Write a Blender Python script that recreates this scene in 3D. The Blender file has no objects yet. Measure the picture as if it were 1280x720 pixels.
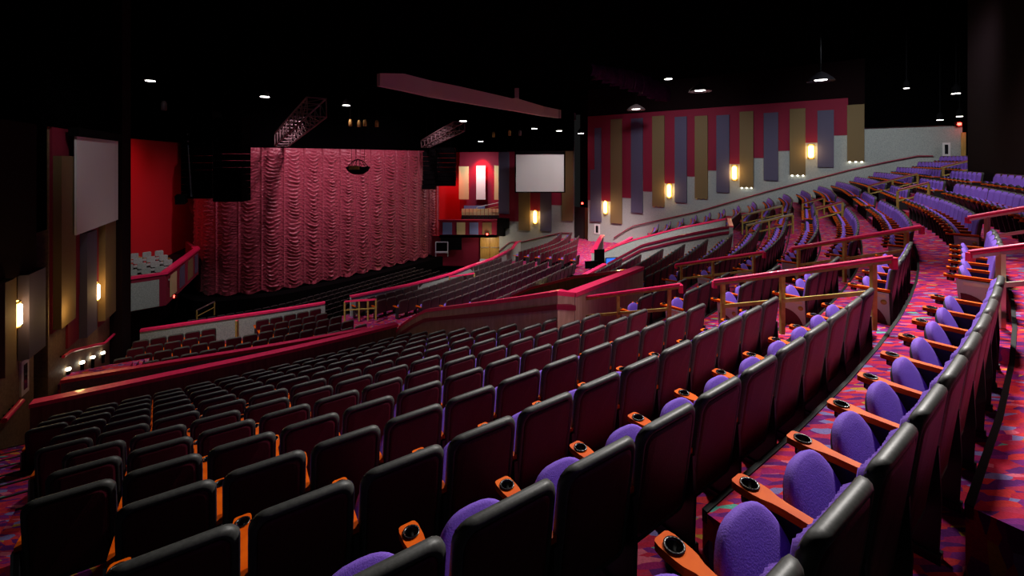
import bpy, bmesh, math, random
from mathutils import Vector, Matrix
import numpy as np
random.seed(7)
sc = bpy.context.scene
COL = sc.collection
EZ = 11.6                      # eye height above the pit floor
F = 540.0

# ------------------------------------------------------------------ camera, world, exposure
cam_d = bpy.data.cameras.new('camera'); cam = bpy.data.objects.new('camera', cam_d); COL.objects.link(cam)
cam.location = (0, 0, EZ); cam.rotation_euler = (math.pi/2, 0, 0)
cam_d.sensor_width = 36; cam_d.lens = 36*F/1280; cam_d.shift_y = -0.125
cam_d.clip_start = .05; cam_d.clip_end = 300
sc.camera = cam
wd = bpy.data.worlds.new('world'); sc.world = wd; wd.use_nodes = True
wd.node_tree.nodes['Background'].inputs[0].default_value = (.0042, .0042, .0042, 1)
wd.node_tree.nodes['Background'].inputs[1].default_value = 1
sc.view_settings.view_transform = 'Standard'; sc.view_settings.look = 'None'
sc.view_settings.exposure = 0.5; sc.view_settings.gamma = 1
sc.cycles.use_denoising = True
sc.cycles.max_bounces = 5; sc.cycles.diffuse_bounces = 3
sc.cycles.sample_clamp_indirect = 4

def light(kind, name, loc, energy, color, size=1.0, target=None, spot=60, blend=.6):
    d = bpy.data.lights.new(name, kind); o = bpy.data.objects.new(name, d); COL.objects.link(o)
    o.location = loc; d.energy = energy; d.color = color
    if kind == 'AREA': d.size = size
    elif kind == 'SUN': d.angle = size
    else: d.shadow_soft_size = size
    if kind == 'SPOT': d.spot_size = math.radians(spot); d.spot_blend = blend
    if target is not None:
        o.rotation_euler = (Vector(target)-Vector(loc)).to_track_quat('-Z', 'Y').to_euler()
    return o
W = (1, .95, .9); PK = (1, .62, .72); VI = (.80, .68, 1); RD = (1, .05, .04)
# house lights in the ceiling, aimed at the seating, the wash on the curtain, and added fills
light('SPOT', 'house_or_fill_light', (7.5, 8.5, EZ+6), 5600, W, .5, (4.8, 3.2, EZ-1.5), 84, 1)
light('SPOT', 'house_or_fill_light', (1.5, 12, EZ+6.2), 3200, W, .5, (1.6, 7, EZ-3.5), 72, 1)
light('SPOT', 'house_or_fill_light', (7.5, -3.5, EZ+5.5), 3000, (1, .62, .62), .5, (5.5, 6.0, EZ-3), 50, 1)
light('SPOT', 'house_or_fill_light', (-6, 14.5, EZ+6.2), 1500, W, .5, (-5.6, 9.2, EZ-4.5), 58, 1)
light('SPOT', 'house_or_fill_light', (10, 13, EZ+6.2), 1700, W, .6, (11.5, 13.5, EZ-3), 100, .9)
light('SPOT', 'house_or_fill_light', (14.5, 14.5, EZ+6.2), 1250, (.92, .93, 1), .6, (18, 22, EZ-2), 95, .9)
light('SPOT', 'house_or_fill_light', (-1, 20.5, EZ+6.2), 11500, W, .6, (3, 25, EZ-7), 80, .9)
light('SPOT', 'house_or_fill_light', (9, 30, EZ+6.2), 15000, (1, .8, .78), .6, (6.8, 36, EZ-7), 50, .8)  # added fill that brightens the red carpet in the far corner
light('SPOT', 'house_or_fill_light', (-11, 14, EZ+6.2), 3600, W, .6, (-9.5, 18.5, EZ-7), 60, .9)
light('SPOT', 'screen_fill', (9, 33, EZ+4), 2200, W, .4, (3, 41.5, EZ-1.5), 40, .9)  # added fill brightening the right projection screen, no such fixture
light('SPOT', 'stage_wash', (-13, 29.5, EZ+6.4), 3000, PK, .4, (-19, 35.5, EZ-8), 100, 1)
light('SPOT', 'stage_wash', (-7, 36, EZ+6.4), 2700, PK, .4, (-12.5, 42.5, EZ-8.5), 105, 1)
light('SPOT', 'house_or_fill_light', (8.5, 3, EZ+5.8), 1500, W, .4, (-.8, 11.5, EZ-3.6), 34, 1)  # added fill that lifts the tan stairwell wall faces
light('SPOT', 'wall_fill', (15, 20, EZ+5.8), 1500, (.93, 1, .98), .5, (23.3, 28.3, EZ-.2), 75, 1)  # unseen fill added to brighten the grey right wall
light('SPOT', 'wall_fill', (8, 27, EZ+5.8), 1500, (.95, .97, 1), .5, (14, 35.5, EZ-1), 85, 1)  # second added fill, further along the striped wall
light('SPOT', 'box_front_fill', (-13.5, 17, EZ+4.5), 1500, W, .3, (-21.5, 25.5, EZ-7.2), 34, .9)  # made-up lamp brightening the left box front panels
light('SPOT', 'screen_fill', (-7.5, 10, EZ+5.2), 300, W, .3, (-13.9, 14, EZ-.6), 36, .9)  # unseen fill added for the left screen
light('SPOT', 'box_wall_fill', (-21.5, 24.5, EZ+2.6), 1500, (1, .10, .12), .4, (-27.5, 30.5, EZ-3.5), 62, 1)  # invented red lamp that brightens the wall behind the left box

# ------------------------------------------------------------------ helpers
def px_at(px, py, z):                     # point at depth z seen at photo pixel
    return Vector(((px-640)/F*z, z, EZ-(py-200)/F*z))
TH0, TH1, RAD, S0, P0 = math.radians(58), math.radians(34), 45.0, -2.0, (1.2355, 1.4244)
LARC = RAD*(TH0-TH1)
S2, RAD2, TH2 = 29.0, 36.0, math.radians(16)      # second bend, by the striped wall
LARC2 = RAD2*(TH1-TH2)
def base(u):
    if u <= S2: return base1(u)
    x, y, th0 = base1(S2); v = min(u-S2, LARC2); th = th0-v/RAD2
    cx, cy = x-RAD2*math.cos(th0), y+RAD2*math.sin(th0)
    px, py = cx+RAD2*math.cos(th), cy-RAD2*math.sin(th); w = u-S2-v
    return (px+math.sin(th)*w, py+math.cos(th)*w, th)
def base1(u):
    if u <= S0: return (P0[0]+math.sin(TH0)*u, P0[1]+math.cos(TH0)*u, TH0)
    a = (P0[0]+math.sin(TH0)*S0, P0[1]+math.cos(TH0)*S0)
    v = min(u-S0, LARC); th = TH0-v/RAD
    c = (a[0]-RAD*math.cos(TH0), a[1]+RAD*math.sin(TH0))
    p = (c[0]+RAD*math.cos(th), c[1]-RAD*math.sin(th)); w = u-S0-v
    return (p[0]+math.sin(th)*w, p[1]+math.cos(th)*w, th)
def P(s, t, z=0.0):
    x, y, th = base(s)
    return Vector((x+math.cos(th)*t, y-math.sin(th)*t, z))
def rotz_at(s):
    th = base(s)[2]; return math.atan2(-math.cos(th), -math.sin(th))
RS, RISE = .958, .331
def zrow(i): return EZ-2.02+RISE*i
def hrake(t): return 1.07-.345*t           # depth of the seat-back line below the eye

def tag(o, label=None, cat=None, group=None, kind=None):
    if label: o['label'] = label
    if cat: o['category'] = cat
    if group: o['group'] = group
    if kind: o['kind'] = kind
    return o
def empty(name, loc=(0, 0, 0), rz=0.0, parent=None):
    o = bpy.data.objects.new(name, None); COL.objects.link(o)
    o.location = loc; o.rotation_euler = (0, 0, rz); o.empty_display_size = .1
    if parent: o.parent = parent
    return o
class MB:
    def __init__(s): s.v = []; s.f = []; s.m = []; s.sm = []
    def add(s, vs, fs, m=0, smooth=False):
        b = len(s.v); s.v += [tuple(v) for v in vs]
        for f in fs: s.f.append(tuple(b+i for i in f)); s.m.append(m); s.sm.append(smooth)
    def box(s, x0, x1, y0, y1, z0, z1, m=0, M=None):
        vs = [Vector((x, y, z)) for z in (z0, z1) for y in (y0, y1) for x in (x0, x1)]
        if M is not None: vs = [M @ v for v in vs]
        s.add(vs, [(0, 2, 3, 1), (4, 5, 7, 6), (0, 1, 5, 4), (2, 6, 7, 3), (0, 4, 6, 2), (1, 3, 7, 5)], m)
    def bar(s, a, b, w, h, m=0, up=Vector((0, 0, 1))):   # rectangular bar between two points
        a = Vector(a); b = Vector(b); d = (b-a)
        if d.length < 1e-6: return
        d.normalize()
        if abs(d.dot(up)) > .98: up = Vector((1, 0, 0))
        r = d.cross(up).normalized(); u = r.cross(d).normalized()
        vs = [p+r*(x*w/2)+u*(y*h/2) for p in (a, b) for x, y in ((-1, -1), (1, -1), (1, 1), (-1, 1))]
        s.add(vs, [(0, 3, 2, 1), (4, 5, 6, 7), (0, 1, 5, 4), (1, 2, 6, 5), (2, 3, 7, 6), (3, 0, 4, 7)], m)
    def tube(s, pts, r, n=8, m=0, cap=True, flat=1.0):
        pts = [Vector(p) for p in pts]; rings = []
        for i, p in enumerate(pts):
            d = (pts[min(i+1, len(pts)-1)]-pts[max(i-1, 0)]).normalized()
            up = Vector((0, 0, 1)) if abs(d.z) < .95 else Vector((1, 0, 0))
            a = d.cross(up).normalized(); b = a.cross(d).normalized()
            rr = r[i] if isinstance(r, (list, tuple)) else r
            rings.append([p+a*math.cos(2*math.pi*k/n)*rr+b*math.sin(2*math.pi*k/n)*rr*flat for k in range(n)])
        vs = [v for R_ in rings for v in R_]; fs = []
        for i in range(len(pts)-1):
            for k in range(n):
                fs.append((i*n+k, i*n+(k+1) % n, (i+1)*n+(k+1) % n, (i+1)*n+k))
        s.add(vs, fs, m, True)
        if cap: s.add(rings[0], [tuple(range(n))[::-1]], m); s.add(rings[-1], [tuple(range(n))], m)
    def lathe(s, prof, n=16, m=0, M=None, smooth=True):
        vs = []
        for r, z in prof:
            for k in range(n):
                v = Vector((r*math.cos(2*math.pi*k/n), r*math.sin(2*math.pi*k/n), z)); vs.append(M @ v if M else v)
        fs = [(i*n+k, i*n+(k+1) % n, (i+1)*n+(k+1) % n, (i+1)*n+k) for i in range(len(prof)-1) for k in range(n)]
        s.add(vs, fs, m, smooth)
    def prism(s, poly, ext, m=0):           # poly: 3D points, extruded along ext vector
        n = len(poly); a = [Vector(p) for p in poly]; b = [p+Vector(ext) for p in a]
        s.add(a+b, [tuple(range(n))[::-1], tuple(range(n, 2*n))]+[(i, (i+1) % n, n+(i+1) % n, n+i) for i in range(n)], m)
    def build(s, name, mat, parent=None, recalc=False):
        me = bpy.data.meshes.new(name); me.from_pydata(s.v, [], s.f)
        for mt in (mat if isinstance(mat, (list, tuple)) else [mat]): me.materials.append(mt)
        me.polygons.foreach_set('material_index', s.m); me.polygons.foreach_set('use_smooth', s.sm)
        if recalc:
            bm = bmesh.new(); bm.from_mesh(me); bmesh.ops.recalc_face_normals(bm, faces=bm.faces); bm.to_mesh(me); bm.free()
        me.update()
        o = bpy.data.objects.new(name, me); COL.objects.link(o)
        if parent: o.parent = parent
        return o
def dup(o, parent=None):
    c = o.copy(); COL.objects.link(c)
    if parent: c.parent = parent
    for ch in o.children: dup(ch, c)
    return c

# ------------------------------------------------------------------ materials
def mat(name, col, rough=.6, metal=0.0, emit=None, es=1.0, spec=.5, coat=0.0, sheen=0.0):
    m = bpy.data.materials.new(name); m.use_nodes = True
    b = m.node_tree.nodes['Principled BSDF']
    b.inputs['Base Color'].default_value = (*col, 1); b.inputs['Roughness'].default_value = rough
    b.inputs['Metallic'].default_value = metal; b.inputs['Specular IOR Level'].default_value = spec
    b.inputs['Coat Weight'].default_value = coat; b.inputs['Sheen Weight'].default_value = sheen
    if emit: b.inputs['Emission Color'].default_value = (*emit, 1); b.inputs['Emission Strength'].default_value = es
    return m
def noise_mat(name, c1, c2, scale=8.0, rough=.7, bump=.1, stretch=(1, 1, 1), spec=.4, detail=4, lo=.35, hi=.65, bscale=None, metal=0, coat=0):
    m = mat(name, c1, rough, metal, spec=spec, coat=coat); nt = m.node_tree; N = nt.nodes; L = nt.links
    g = N.new('ShaderNodeNewGeometry'); mp = N.new('ShaderNodeMapping'); mp.inputs['Scale'].default_value = stretch
    L.new(g.outputs['Position'], mp.inputs['Vector'])
    n = N.new('ShaderNodeTexNoise'); n.inputs['Scale'].default_value = scale; n.inputs['Detail'].default_value = detail
    L.new(mp.outputs[0], n.inputs['Vector'])
    r = N.new('ShaderNodeValToRGB'); r.color_ramp.elements[0].position = lo; r.color_ramp.elements[1].position = hi
    r.color_ramp.elements[0].color = (*c1, 1); r.color_ramp.elements[1].color = (*c2, 1)
    L.new(n.outputs['Fac'], r.inputs[0]); L.new(r.outputs[0], N['Principled BSDF'].inputs['Base Color'])
    if bump:
        b = N.new('ShaderNodeBump'); b.inputs['Strength'].default_value = bump; b.inputs['Distance'].default_value = .01
        L.new(n.outputs['Fac'], b.inputs['Height']); L.new(b.outputs[0], N['Principled BSDF'].inputs['Normal'])
    return m
M = {}
M['shell'] = noise_mat('charcoal_vinyl', (.036, .036, .034), (.052, .052, .049), 60, .50, .05, spec=.45)
M['maroon'] = noise_mat('maroon_back_cloth', (.075, .004, .012), (.10, .006, .018), 90, .5, .15, spec=.35)
M['purple'] = noise_mat('violet_upholstery', (.165, .075, .46), (.21, .10, .56), 160, .8, .25, spec=.2)
M['floorback'] = mat('lit_grey_brown_back', (.055, .040, .042), .4)  # middle floor seat backs, overhead light put into the grey
M['under'] = mat('seat_underside', (.02, .012, .03), .5)
M['wood'] = noise_mat('orange_lacquered_wood', (.60, .070, .0015), (.74, .115, .003), 9, .5, .0, (1, 1, 8), spec=.07)
M['cup'] = mat('black_cup', (.006, .006, .007), .25)
M['black'] = mat('black_metal', (.0022, .0022, .0026), .9, spec=.05)
M['side'] = mat('black_side', (.010, .009, .012), .5)
M['pink'] = noise_mat('raspberry_paint', (.80, .020, .115), (.90, .030, .14), 14, .38, .03, coat=.3)
M['dpink'] = mat('deep_raspberry_trim', (.22, .008, .035), .4)
M['brass'] = noise_mat('aged_brass', (.42, .29, .07), (.56, .42, .12), 10, .42, .03, metal=.35)
M['satin'] = mat('satin_nickel', (.62, .55, .42), .35, .7)
M['oak'] = noise_mat('olive_wood_panel', (.13, .075, .04), (.20, .125, .07), 5, .5, .05, (3, 3, .5))
M['tan'] = noise_mat('tan_wood_panel', (.38, .25, .18), (.48, .33, .25), 4, .55, .05, (3, 3, .6))
M['grey'] = noise_mat('speckled_grey_wallcovering', (.25, .27, .265), (.38, .40, .39), 22, .75, .10, detail=8, lo=.35, hi=.68)
M['brownwall'] = noise_mat('brown_wallcovering', (.13, .080, .045), (.20, .13, .075), 14, .7, .1, detail=8)
M['crim'] = noise_mat('crimson_fabric', (.17, .002, .022), (.21, .004, .03), 50, .8, .1)
M['redwall'] = mat('red_wall_paint', (.42, .008, .016), .7)
M['gold'] = noise_mat('bronze_gold_fabric', (.135, .088, .035), (.17, .115, .05), 120, .75, .15)
M['slate'] = noise_mat('slate_violet_fabric', (.062, .055, .105), (.08, .07, .13), 120, .8, .15)
M['cream'] = mat('cream_fabric', (.52, .42, .22), .8)
M['bluep'] = mat('dusty_blue_fabric', (.11, .15, .34), .8)
M['white'] = mat('white_fabric', (.6, .6, .62), .8)
M['screen'] = mat('projection_screen', (.62, .60, .62), .9)
M['dark'] = mat('flat_black_paint', (.0010, .0010, .0012), 1, spec=.0)
M['dred'] = mat('dark_maroon_paint', (.006, .0012, .002), .9, spec=.1)
M['fascia'] = mat('pale_mauve_plaster', (.62, .45, .47), .9, spec=.1)
M['valance'] = noise_mat('plum_velvet', (.07, .012, .06), (.12, .02, .10), 6, .7, .3)
M['sconce'] = mat('lit_sconce', (1, .7, .3), .5, emit=(1, .50, .10), es=7)
M['sconce_core'] = mat('sconce_tube', (1, .9, .6), .5, emit=(1, .82, .45), es=16)
M['lamp'] = mat('downlight_lens', (1, 1, 1), .5, emit=(1, .96, .92), es=6)
M['exit'] = mat('red_exit_lamp', (1, 0, 0), .5, emit=(1, .03, .02), es=14)
M['step_lamp'] = mat('aisle_step_lamp', (1, 1, 1), .5, emit=(1, .93, .7), es=9)
M['blue_screen'] = mat('blue_monitor_image', (.02, .1, .6), .3, emit=(.03, .16, .75), es=.9)
M['steel'] = mat('truss_steel', (.20, .14, .145), .5, .3)
M['door'] = noise_mat('maple_door', (.42, .24, .05), (.55, .33, .09), 3, .4, .02, (4, 4, .5))
M['panel_grey'] = mat('grey_end_panel', (.50, .56, .62), .5)
M['doorblack'] = mat('dark_doorway', (.012, .006, .008), .7)
M['glass'] = mat('poster_glass', (.012, .012, .015), .1)
M['offwhite'] = mat('offwhite_frame', (.62, .60, .62), .5)
M['rubber'] = mat('black_nosing', (.006, .0065, .007), .7, spec=.2)

def carpet_mat():
    m = mat('patterned_carpet', (.3, .02, .05), .95, spec=.1); nt = m.node_tree; N = nt.nodes; L = nt.links
    g = N.new('ShaderNodeNewGeometry')
    mp = N.new('ShaderNodeMapping'); mp.inputs['Scale'].default_value = (8, 30, 8); mp.inputs['Rotation'].default_value = (0, 0, math.radians(8))
    nz = N.new('ShaderNodeTexNoise'); nz.inputs['Scale'].default_value = 2.2; nz.inputs['Detail'].default_value = 2
    ad = N.new('ShaderNodeMix'); ad.data_type = 'VECTOR'; ad.inputs[0].default_value = .10
    L.new(g.outputs['Position'], nz.inputs['Vector']); L.new(g.outputs['Position'], ad.inputs[4]); L.new(nz.outputs['Color'], ad.inputs[5])
    L.new(ad.outputs[1], mp.inputs['Vector'])
    v = N.new('ShaderNodeTexVoronoi'); v.inputs['Scale'].default_value = 1.0; v.inputs['Randomness'].default_value = .9
    L.new(mp.outputs[0], v.inputs['Vector'])
    sp = N.new('ShaderNodeSeparateColor'); L.new(v.outputs['Color'], sp.inputs[0])
    r = N.new('ShaderNodeValToRGB'); r.color_ramp.interpolation = 'CONSTANT'
    cols = [(0, (.13, .015, .16)), (.18, (.55, .02, .06)), (.36, (.22, .02, .20)), (.50, (.70, .04, .05)), (.64, (.36, .015, .13)),
            (.76, (.50, .03, .09)), (.86, (.24, .19, .45)), (.92, (.75, .14, .22)), (.96, (.55, .27, .04)), (.985, (.13, .42, .34))]
    for k, (p_, c) in enumerate(cols):
        e = r.color_ramp.elements[k] if k < 2 else r.color_ramp.elements.new(p_)
        e.position = p_; e.color = (*c, 1)
    L.new(sp.outputs[0], r.inputs[0])
    n2 = N.new('ShaderNodeTexNoise'); n2.inputs['Scale'].default_value = 90; L.new(g.outputs['Position'], n2.inputs['Vector'])
    mx = N.new('ShaderNodeMix'); mx.data_type = 'RGBA'; mx.blend_type = 'MULTIPLY'; mx.inputs[0].default_value = .6
    L.new(r.outputs[0], mx.inputs[6]); L.new(n2.outputs['Fac'], mx.inputs[7]); L.new(mx.outputs[2], N['Principled BSDF'].inputs['Base Color'])
    b = N.new('ShaderNodeBump'); b.inputs['Strength'].default_value = .3; b.inputs['Distance'].default_value = .004
    L.new(n2.outputs['Fac'], b.inputs['Height']); L.new(b.outputs[0], N['Principled BSDF'].inputs['Normal'])
    return m
M['carpet'] = carpet_mat()
def curtain_mat():
    m = mat('rose_satin_curtain', (.34, .052, .088), .42, spec=.6, sheen=.2)
    return m
M['curtain'] = curtain_mat()

# ------------------------------------------------------------------ plan of the house
# side walls as plan lines: point and direction
WL0, WLD = Vector((-11.9, 10.6)), Vector((-.48, .877))
WR0, WRD = Vector((24.85, 27.0)), Vector((-.775, .632))
class Wall:
    def __init__(s, p, d, n): s.p = Vector((p[0], p[1])); s.d = Vector((d[0], d[1])).normalized(); s.n = Vector((n[0], n[1])).normalized()
    def hit(s, px, py):                     # k along the wall, z height
        r = Vector(((px-640)/F, 1.0)); A = np.array([[r.x, -s.d.x], [r.y, -s.d.y]]); y, k = np.linalg.solve(A, np.array([s.p.x, s.p.y]))
        return k, EZ-(py-200)/F*y
    def pt(s, k, z, off=0.0): q = s.p+s.d*k+s.n*off; return Vector((q.x, q.y, z))
    def panel(s, mb, k0, k1, z0, z1, d0, d1, m=0):
        a = [s.pt(k0, z0, d0), s.pt(k1, z0, d0), s.pt(k1, z1, d0), s.pt(k0, z1, d0)]
        mb.prism(a, (s.n*(d1-d0)).to_3d(), m)
WLf = Wall(WL0, WLD, (.877, .48)); WRt = Wall(WR0, WRD, (-.632, -.775))
WMid = Wall((-1.3, 46.5), (7.4, -3.5), (-3.5, -7.4))

# ------------------------------------------------------------------ theatre chair
HW = .254
def rrect(hw, z0, z1, r, n=5, rb=None):
    rb = rb or r; pts = []
    for (cx, cz, a0, rr) in ((hw-r, z1-r, 0, r), (-hw+r, z1-r, 90, r), (-hw+rb, z0+rb, 180, rb), (hw-rb, z0+rb, 270, rb)):
        for k in range(n+1):
            a = math.radians(a0+90*k/n); pts.append((cx+rr*math.cos(a), cz+rr*math.sin(a)))
    return pts
def bendf(x, z): return -(x/.26)**2*.022+(z-.925)*.13
def slab(mb, pts, rings, m=0, capm=None, bend=None, smooth=True, caps=(True, True)):
    cz = (max(p[1] for p in pts)+min(p[1] for p in pts))/2; hh = (max(p[1] for p in pts)-min(p[1] for p in pts))/2
    hw = max(p[0] for p in pts); n = len(pts); vs = []
    for ins, y in rings:
        for x, z in pts:
            X = x*(1-ins/hw); Z = cz+(z-cz)*(1-ins/hh); vs.append(Vector((X, y+(bend(X, Z) if bend else 0), Z)))
    fs = [(i*n+k, i*n+(k+1) % n, (i+1)*n+(k+1) % n, (i+1)*n+k) for i in range(len(rings)-1) for k in range(n)]
    mb.add(vs, fs, m, smooth)
    def cap(i, rev):      # strip-fill so that the bend is followed
        R_ = vs[i*n:(i+1)*n]; h = n//2; idx = []
        a = list(range(n))
        fs2 = []
        lo, hi = 0, n-1
        while hi-lo > 1:
            if hi-lo == 2: fs2.append((lo, lo+1, hi)); break
            fs2.append((lo, lo+1, hi-1, hi)); lo += 1; hi -= 1
        if rev: fs2 = [f[::-1] for f in fs2]
        mb.add(R_, fs2, m if capm is None else capm, False)
    if caps[0]: cap(0, False)
    if caps[1]: cap(len(rings)-1, True)

def make_chair_parts(root):
    # back shell
    mb = MB(); pts = rrect(HW, .24, .925, .085, 5, .05); pts = pts[3:]+pts[:3]
    slab(mb, pts, [(.040, -.026), (.012, -.034), (0, -.024), (0, -.002), (.007, .012), (.020, .020), (.034, .016), (.040, .006)], 0, bend=bendf)
    sh = mb.build('back_shell', M['shell'], root, True)
    mb = MB(); pts = rrect(HW-.038, .28, .880, .06, 4, .04); pts = pts[2:]+pts[:2]
    slab(mb, pts, [(.03, .004), (0, .008), (.004, .014), (.02, .018)], 0, bend=bendf)
    mb.build('back_panel', M['maroon'], root, True)
    # pleated front cushion
    mb = MB(); nx, nz = 40, 10; hw, z0, z1 = .244, .42, .915; vs = []
    for j in range(nz+1):
        for i in range(nx+1):
            u = -1+2*i/nx; v = -1+2*j/nz
            ax = abs(u)**6; edge = max(abs(u)**10, abs(v)**12)
            zz = (z0+z1)/2+(z1-z0)/2*v*(1-.10*(abs(u)**4) if v > 0 else 1)
            x = hw*u
            y = -.022-.036*(1-edge)-.013*(1-edge)*abs(math.sin(math.pi*i/2.5))
            vs.append(Vector((x, y+bendf(x, zz), zz)))
    fs = [(j*(nx+1)+i, j*(nx+1)+i+1, (j+1)*(nx+1)+i+1, (j+1)*(nx+1)+i) for j in range(nz) for i in range(nx)]
    mb.add(vs, fs, 0, True); mb.build('back_cushion', M['purple'], root, True)
    # raised seat: dome pad + pan
    o0 = Vector((0, -.21, .25)); vd = Vector((0, -.37, .93)).normalized(); nd = Vector((0, .93, .37)).normalized()
    out = []
    for k in range(25):
        a = math.pi*k/24; out.append((.256*math.copysign(abs(math.cos(a))**.74, math.cos(a)), .05+.405*math.sin(a)**.86))
    out += [(-.24, .01), (-.2, 0), (.2, 0), (.24, .01)]
    n = len(out); cx, cv = 0, .20
    def ring(sc_, d): return [o0+Vector((1, 0, 0))*(x*sc_)+vd*(cv+(v-cv)*sc_)+nd*d for x, v in out]
    mb = MB(); rs = [ring(.97, -.005), ring(1, .02), ring(.985, .030), ring(.94, .037), ring(.78, .043), ring(.5, .047), ring(.2, .048)]
    vs = [v for r_ in rs for v in r_]
    mb.add(vs, [(i*n+k, i*n+(k+1) % n, (i+1)*n+(k+1) % n, (i+1)*n+k) for i in range(len(rs)-1) for k in range(n)], 0, True)
    mb.add(rs[-1], [tuple(range(n))], 0, True); mb.build('seat_pad', M['purple'], root, True)
    mb = MB(); rs = [ring(.90, -.004), ring(.88, -.022), ring(.80, -.034), ring(.5, -.040)]
    vs = [v for r_ in rs for v in r_]
    mb.add(vs, [(i*n+k, i*n+(k+1) % n, (i+1)*n+(k+1) % n, (i+1)*n+k) for i in range(len(rs)-1) for k in range(n)], 0, True)
    mb.add(rs[-1], [tuple(range(n))], 0, True); mb.build('seat_pan', M['under'], root, True)
    make_arm(root, .2725)
def arm_outline(q=1.0):
    # half-widths along y of the armrest seen from above
    return [(-.51, .028), (-.503, .040), (-.48, .046), (-.41, .046), (-.38, .042), (-.345, .029), (-.30, .024), (-.12, .022), (-.06, .020)]
def make_arm(root, x0, part='armrest'):
    prof = arm_outline(); L_ = [(x, y) for y, x in prof]+[(-x, y) for y, x in prof[::-1]]
    n = len(L_); hy = -.447; hr = .034; hn = n
    mb = MB()
    zt, zb = .605, .572
    # deck: head with hole then arm. ring loop matched to the head outline
    head = [p for p in L_ if p[1] <= -.344]; 
    idx = [i for i, p in enumerate(L_) if p[1] <= -.344]
    right = [L_[i] for i in range(n) if L_[i][0] > 0]; left = [L_[i] for i in range(n) if L_[i][0] < 0]
    headloop = [(x, y) for y, x in prof[:6]][::-1]+[(-x, y) for y, x in prof[:6]]   # from neck right, around the tip, to neck left
    headloop += [(-.010, -.345), (.010, -.345)]
    k = len(headloop)
    hole = []
    for (x, y) in headloop:
        a = math.atan2(y-hy, x); hole.append((hr*math.cos(a), hy+hr*math.sin(a)))
    for z, up in ((zt, 1), (zb, 0)):
        vs = [(x0+x, y, z) for x, y in headloop]+[(x0+x, y, z) for x, y in hole]
        mb.add(vs, [(i, (i+1) % k, k+(i+1) % k, k+i) if up else (k+i, k+(i+1) % k, (i+1) % k, i) for i in range(k)], 0)
    arm = [(x, y) for y, x in prof[5:]]; al = [(-x, y) for x, y in arm]
    for z in (zt, zb):
        vs = [(x0+x, y, z) for x, y in arm]+[(x0+x, y, z) for x, y in al]; q = len(arm)
        mb.add(vs, [(i, i+1, q+i+1, q+i) for i in range(q-1)], 0)
    vs = [(x0+x, y, zt) for x, y in L_]+[(x0+x, y, zb) for x, y in L_]
    mb.add(vs, [(i, (i+1) % n, n+(i+1) % n, n+i) for i in range(n)], 0)
    a = mb.build(part, M['wood'], root, True)
    mb = MB(); T = Matrix.Translation((x0, hy, 0))
    mb.lathe([(.0335, .603), (.0395, .609), (.0395, .612), (.031, .612), (.030, .60), (.028, .535), (.0001, .535)], 16, 0, T)
    mb.lathe([(.0335, .600), (.034, .53), (.0001, .528)], 16, 0, T)
    mb.build('cup_holder', M['cup'], a, True)
    mb = MB()   # standard under the arm
    mb.prism([(x0-.014, -.38, .574), (x0-.014, -.04, .574), (x0-.014, -.03, .30), (x0-.014, -.04, .04), (x0-.014, -.30, .04), (x0-.014, -.37, .40)], (.028, 0, 0))
    mb.box(x0-.035, x0+.035, -.30, -.03, .0, .04)
    mb.build('standard', M['side'], root, True)
    return a

proto = empty('theatre_chair')
make_chair_parts(proto)
endmb = MB()
def make_end_panel(root, sx):
    x0 = sx*.2725; mb = MB(); xa = x0+sx*.016
    mb.prism([(xa, -.40, .56), (xa, -.07, .56), (xa, -.05, .06), (xa, -.36, .06)], (sx*.022, 0, 0))
    e = mb.build('end_panel', M['panel_grey'], root, True); e['label'] = 'pale grey aisle end panel'
    mb = MB(); xb = xa+sx*.022; c = (-.34, .10)
    fan = [(xb, c[0], c[1])]+[(xb, c[0]+.26*math.cos(math.radians(a)), c[1]+.30*math.sin(math.radians(a))) for a in range(5, 96, 10)]
    mb.prism(fan, (sx*.004, 0, 0)); mb.build('fan_inlay', M['maroon'], e, True)
    mb = MB(); mb.lathe([(.0, 0), (.034, 0), (.034, .008), (.0, .008)], 14, 0, Matrix.Translation((xb, -.12, .44)) @ Matrix.Rotation(math.pi/2, 4, 'Y'))
    mb.build('row_plate', M['brass'], e, True)
    mb = MB(); mb.box(min(xb, xb+sx*.003), max(xb, xb+sx*.003), -.34, -.10, .50, .54); mb.build('top_plate', M['satin'], e)

# ------------------------------------------------------------------ which seats exist
WLd = WL0; 
def right_of_right_wall(p): return (Vector((p.x, p.y))-WR0).dot(Vector((.632, .775))) > -.45
def left_of_left_wall(p): return (Vector((p.x, p.y))-WL0).dot(Vector((-.877, -.48))) > -.4
def beyond_mid(p, name):
    if name.startswith('floor'): return p.x/p.y > .155 or (Vector((p.x, p.y))-Vector((-1.3, 46.5))).dot(Vector((3.5, 7.4)).normalized()) > -1.6
    if name == 'pit': return (Vector((p.x, p.y))-Vector((-8.4, 48))).length < 3 or p.x/p.y > .02
    return False
BOOTH_S = 23.0
seats = []   # (s, t, z, block, row, idx, is_first, is_last, n)
PITCH = .54
def arcl(s, t):
    k = (RAD+t)/RAD
    if s <= S0: return s-S0
    if s <= S0+LARC: return (s-S0)*k
    k2 = (RAD2+t)/RAD2; A2 = LARC*k+S2-S0-LARC
    if s <= S2: return LARC*k+s-S0-LARC
    if s <= S2+LARC2: return A2+(s-S2)*k2
    return A2+LARC2*k2+s-S2-LARC2
def arci(A, t):
    k = (RAD+t)/RAD
    if A <= 0: return A+S0
    if A <= LARC*k: return A/k+S0
    k2 = (RAD2+t)/RAD2; A2 = LARC*k+S2-S0-LARC
    if A <= A2: return A-LARC*k+S0+LARC
    if A <= A2+LARC2*k2: return S2+(A-A2)/k2
    return A-A2-LARC2*k2+S2+LARC2
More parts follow.
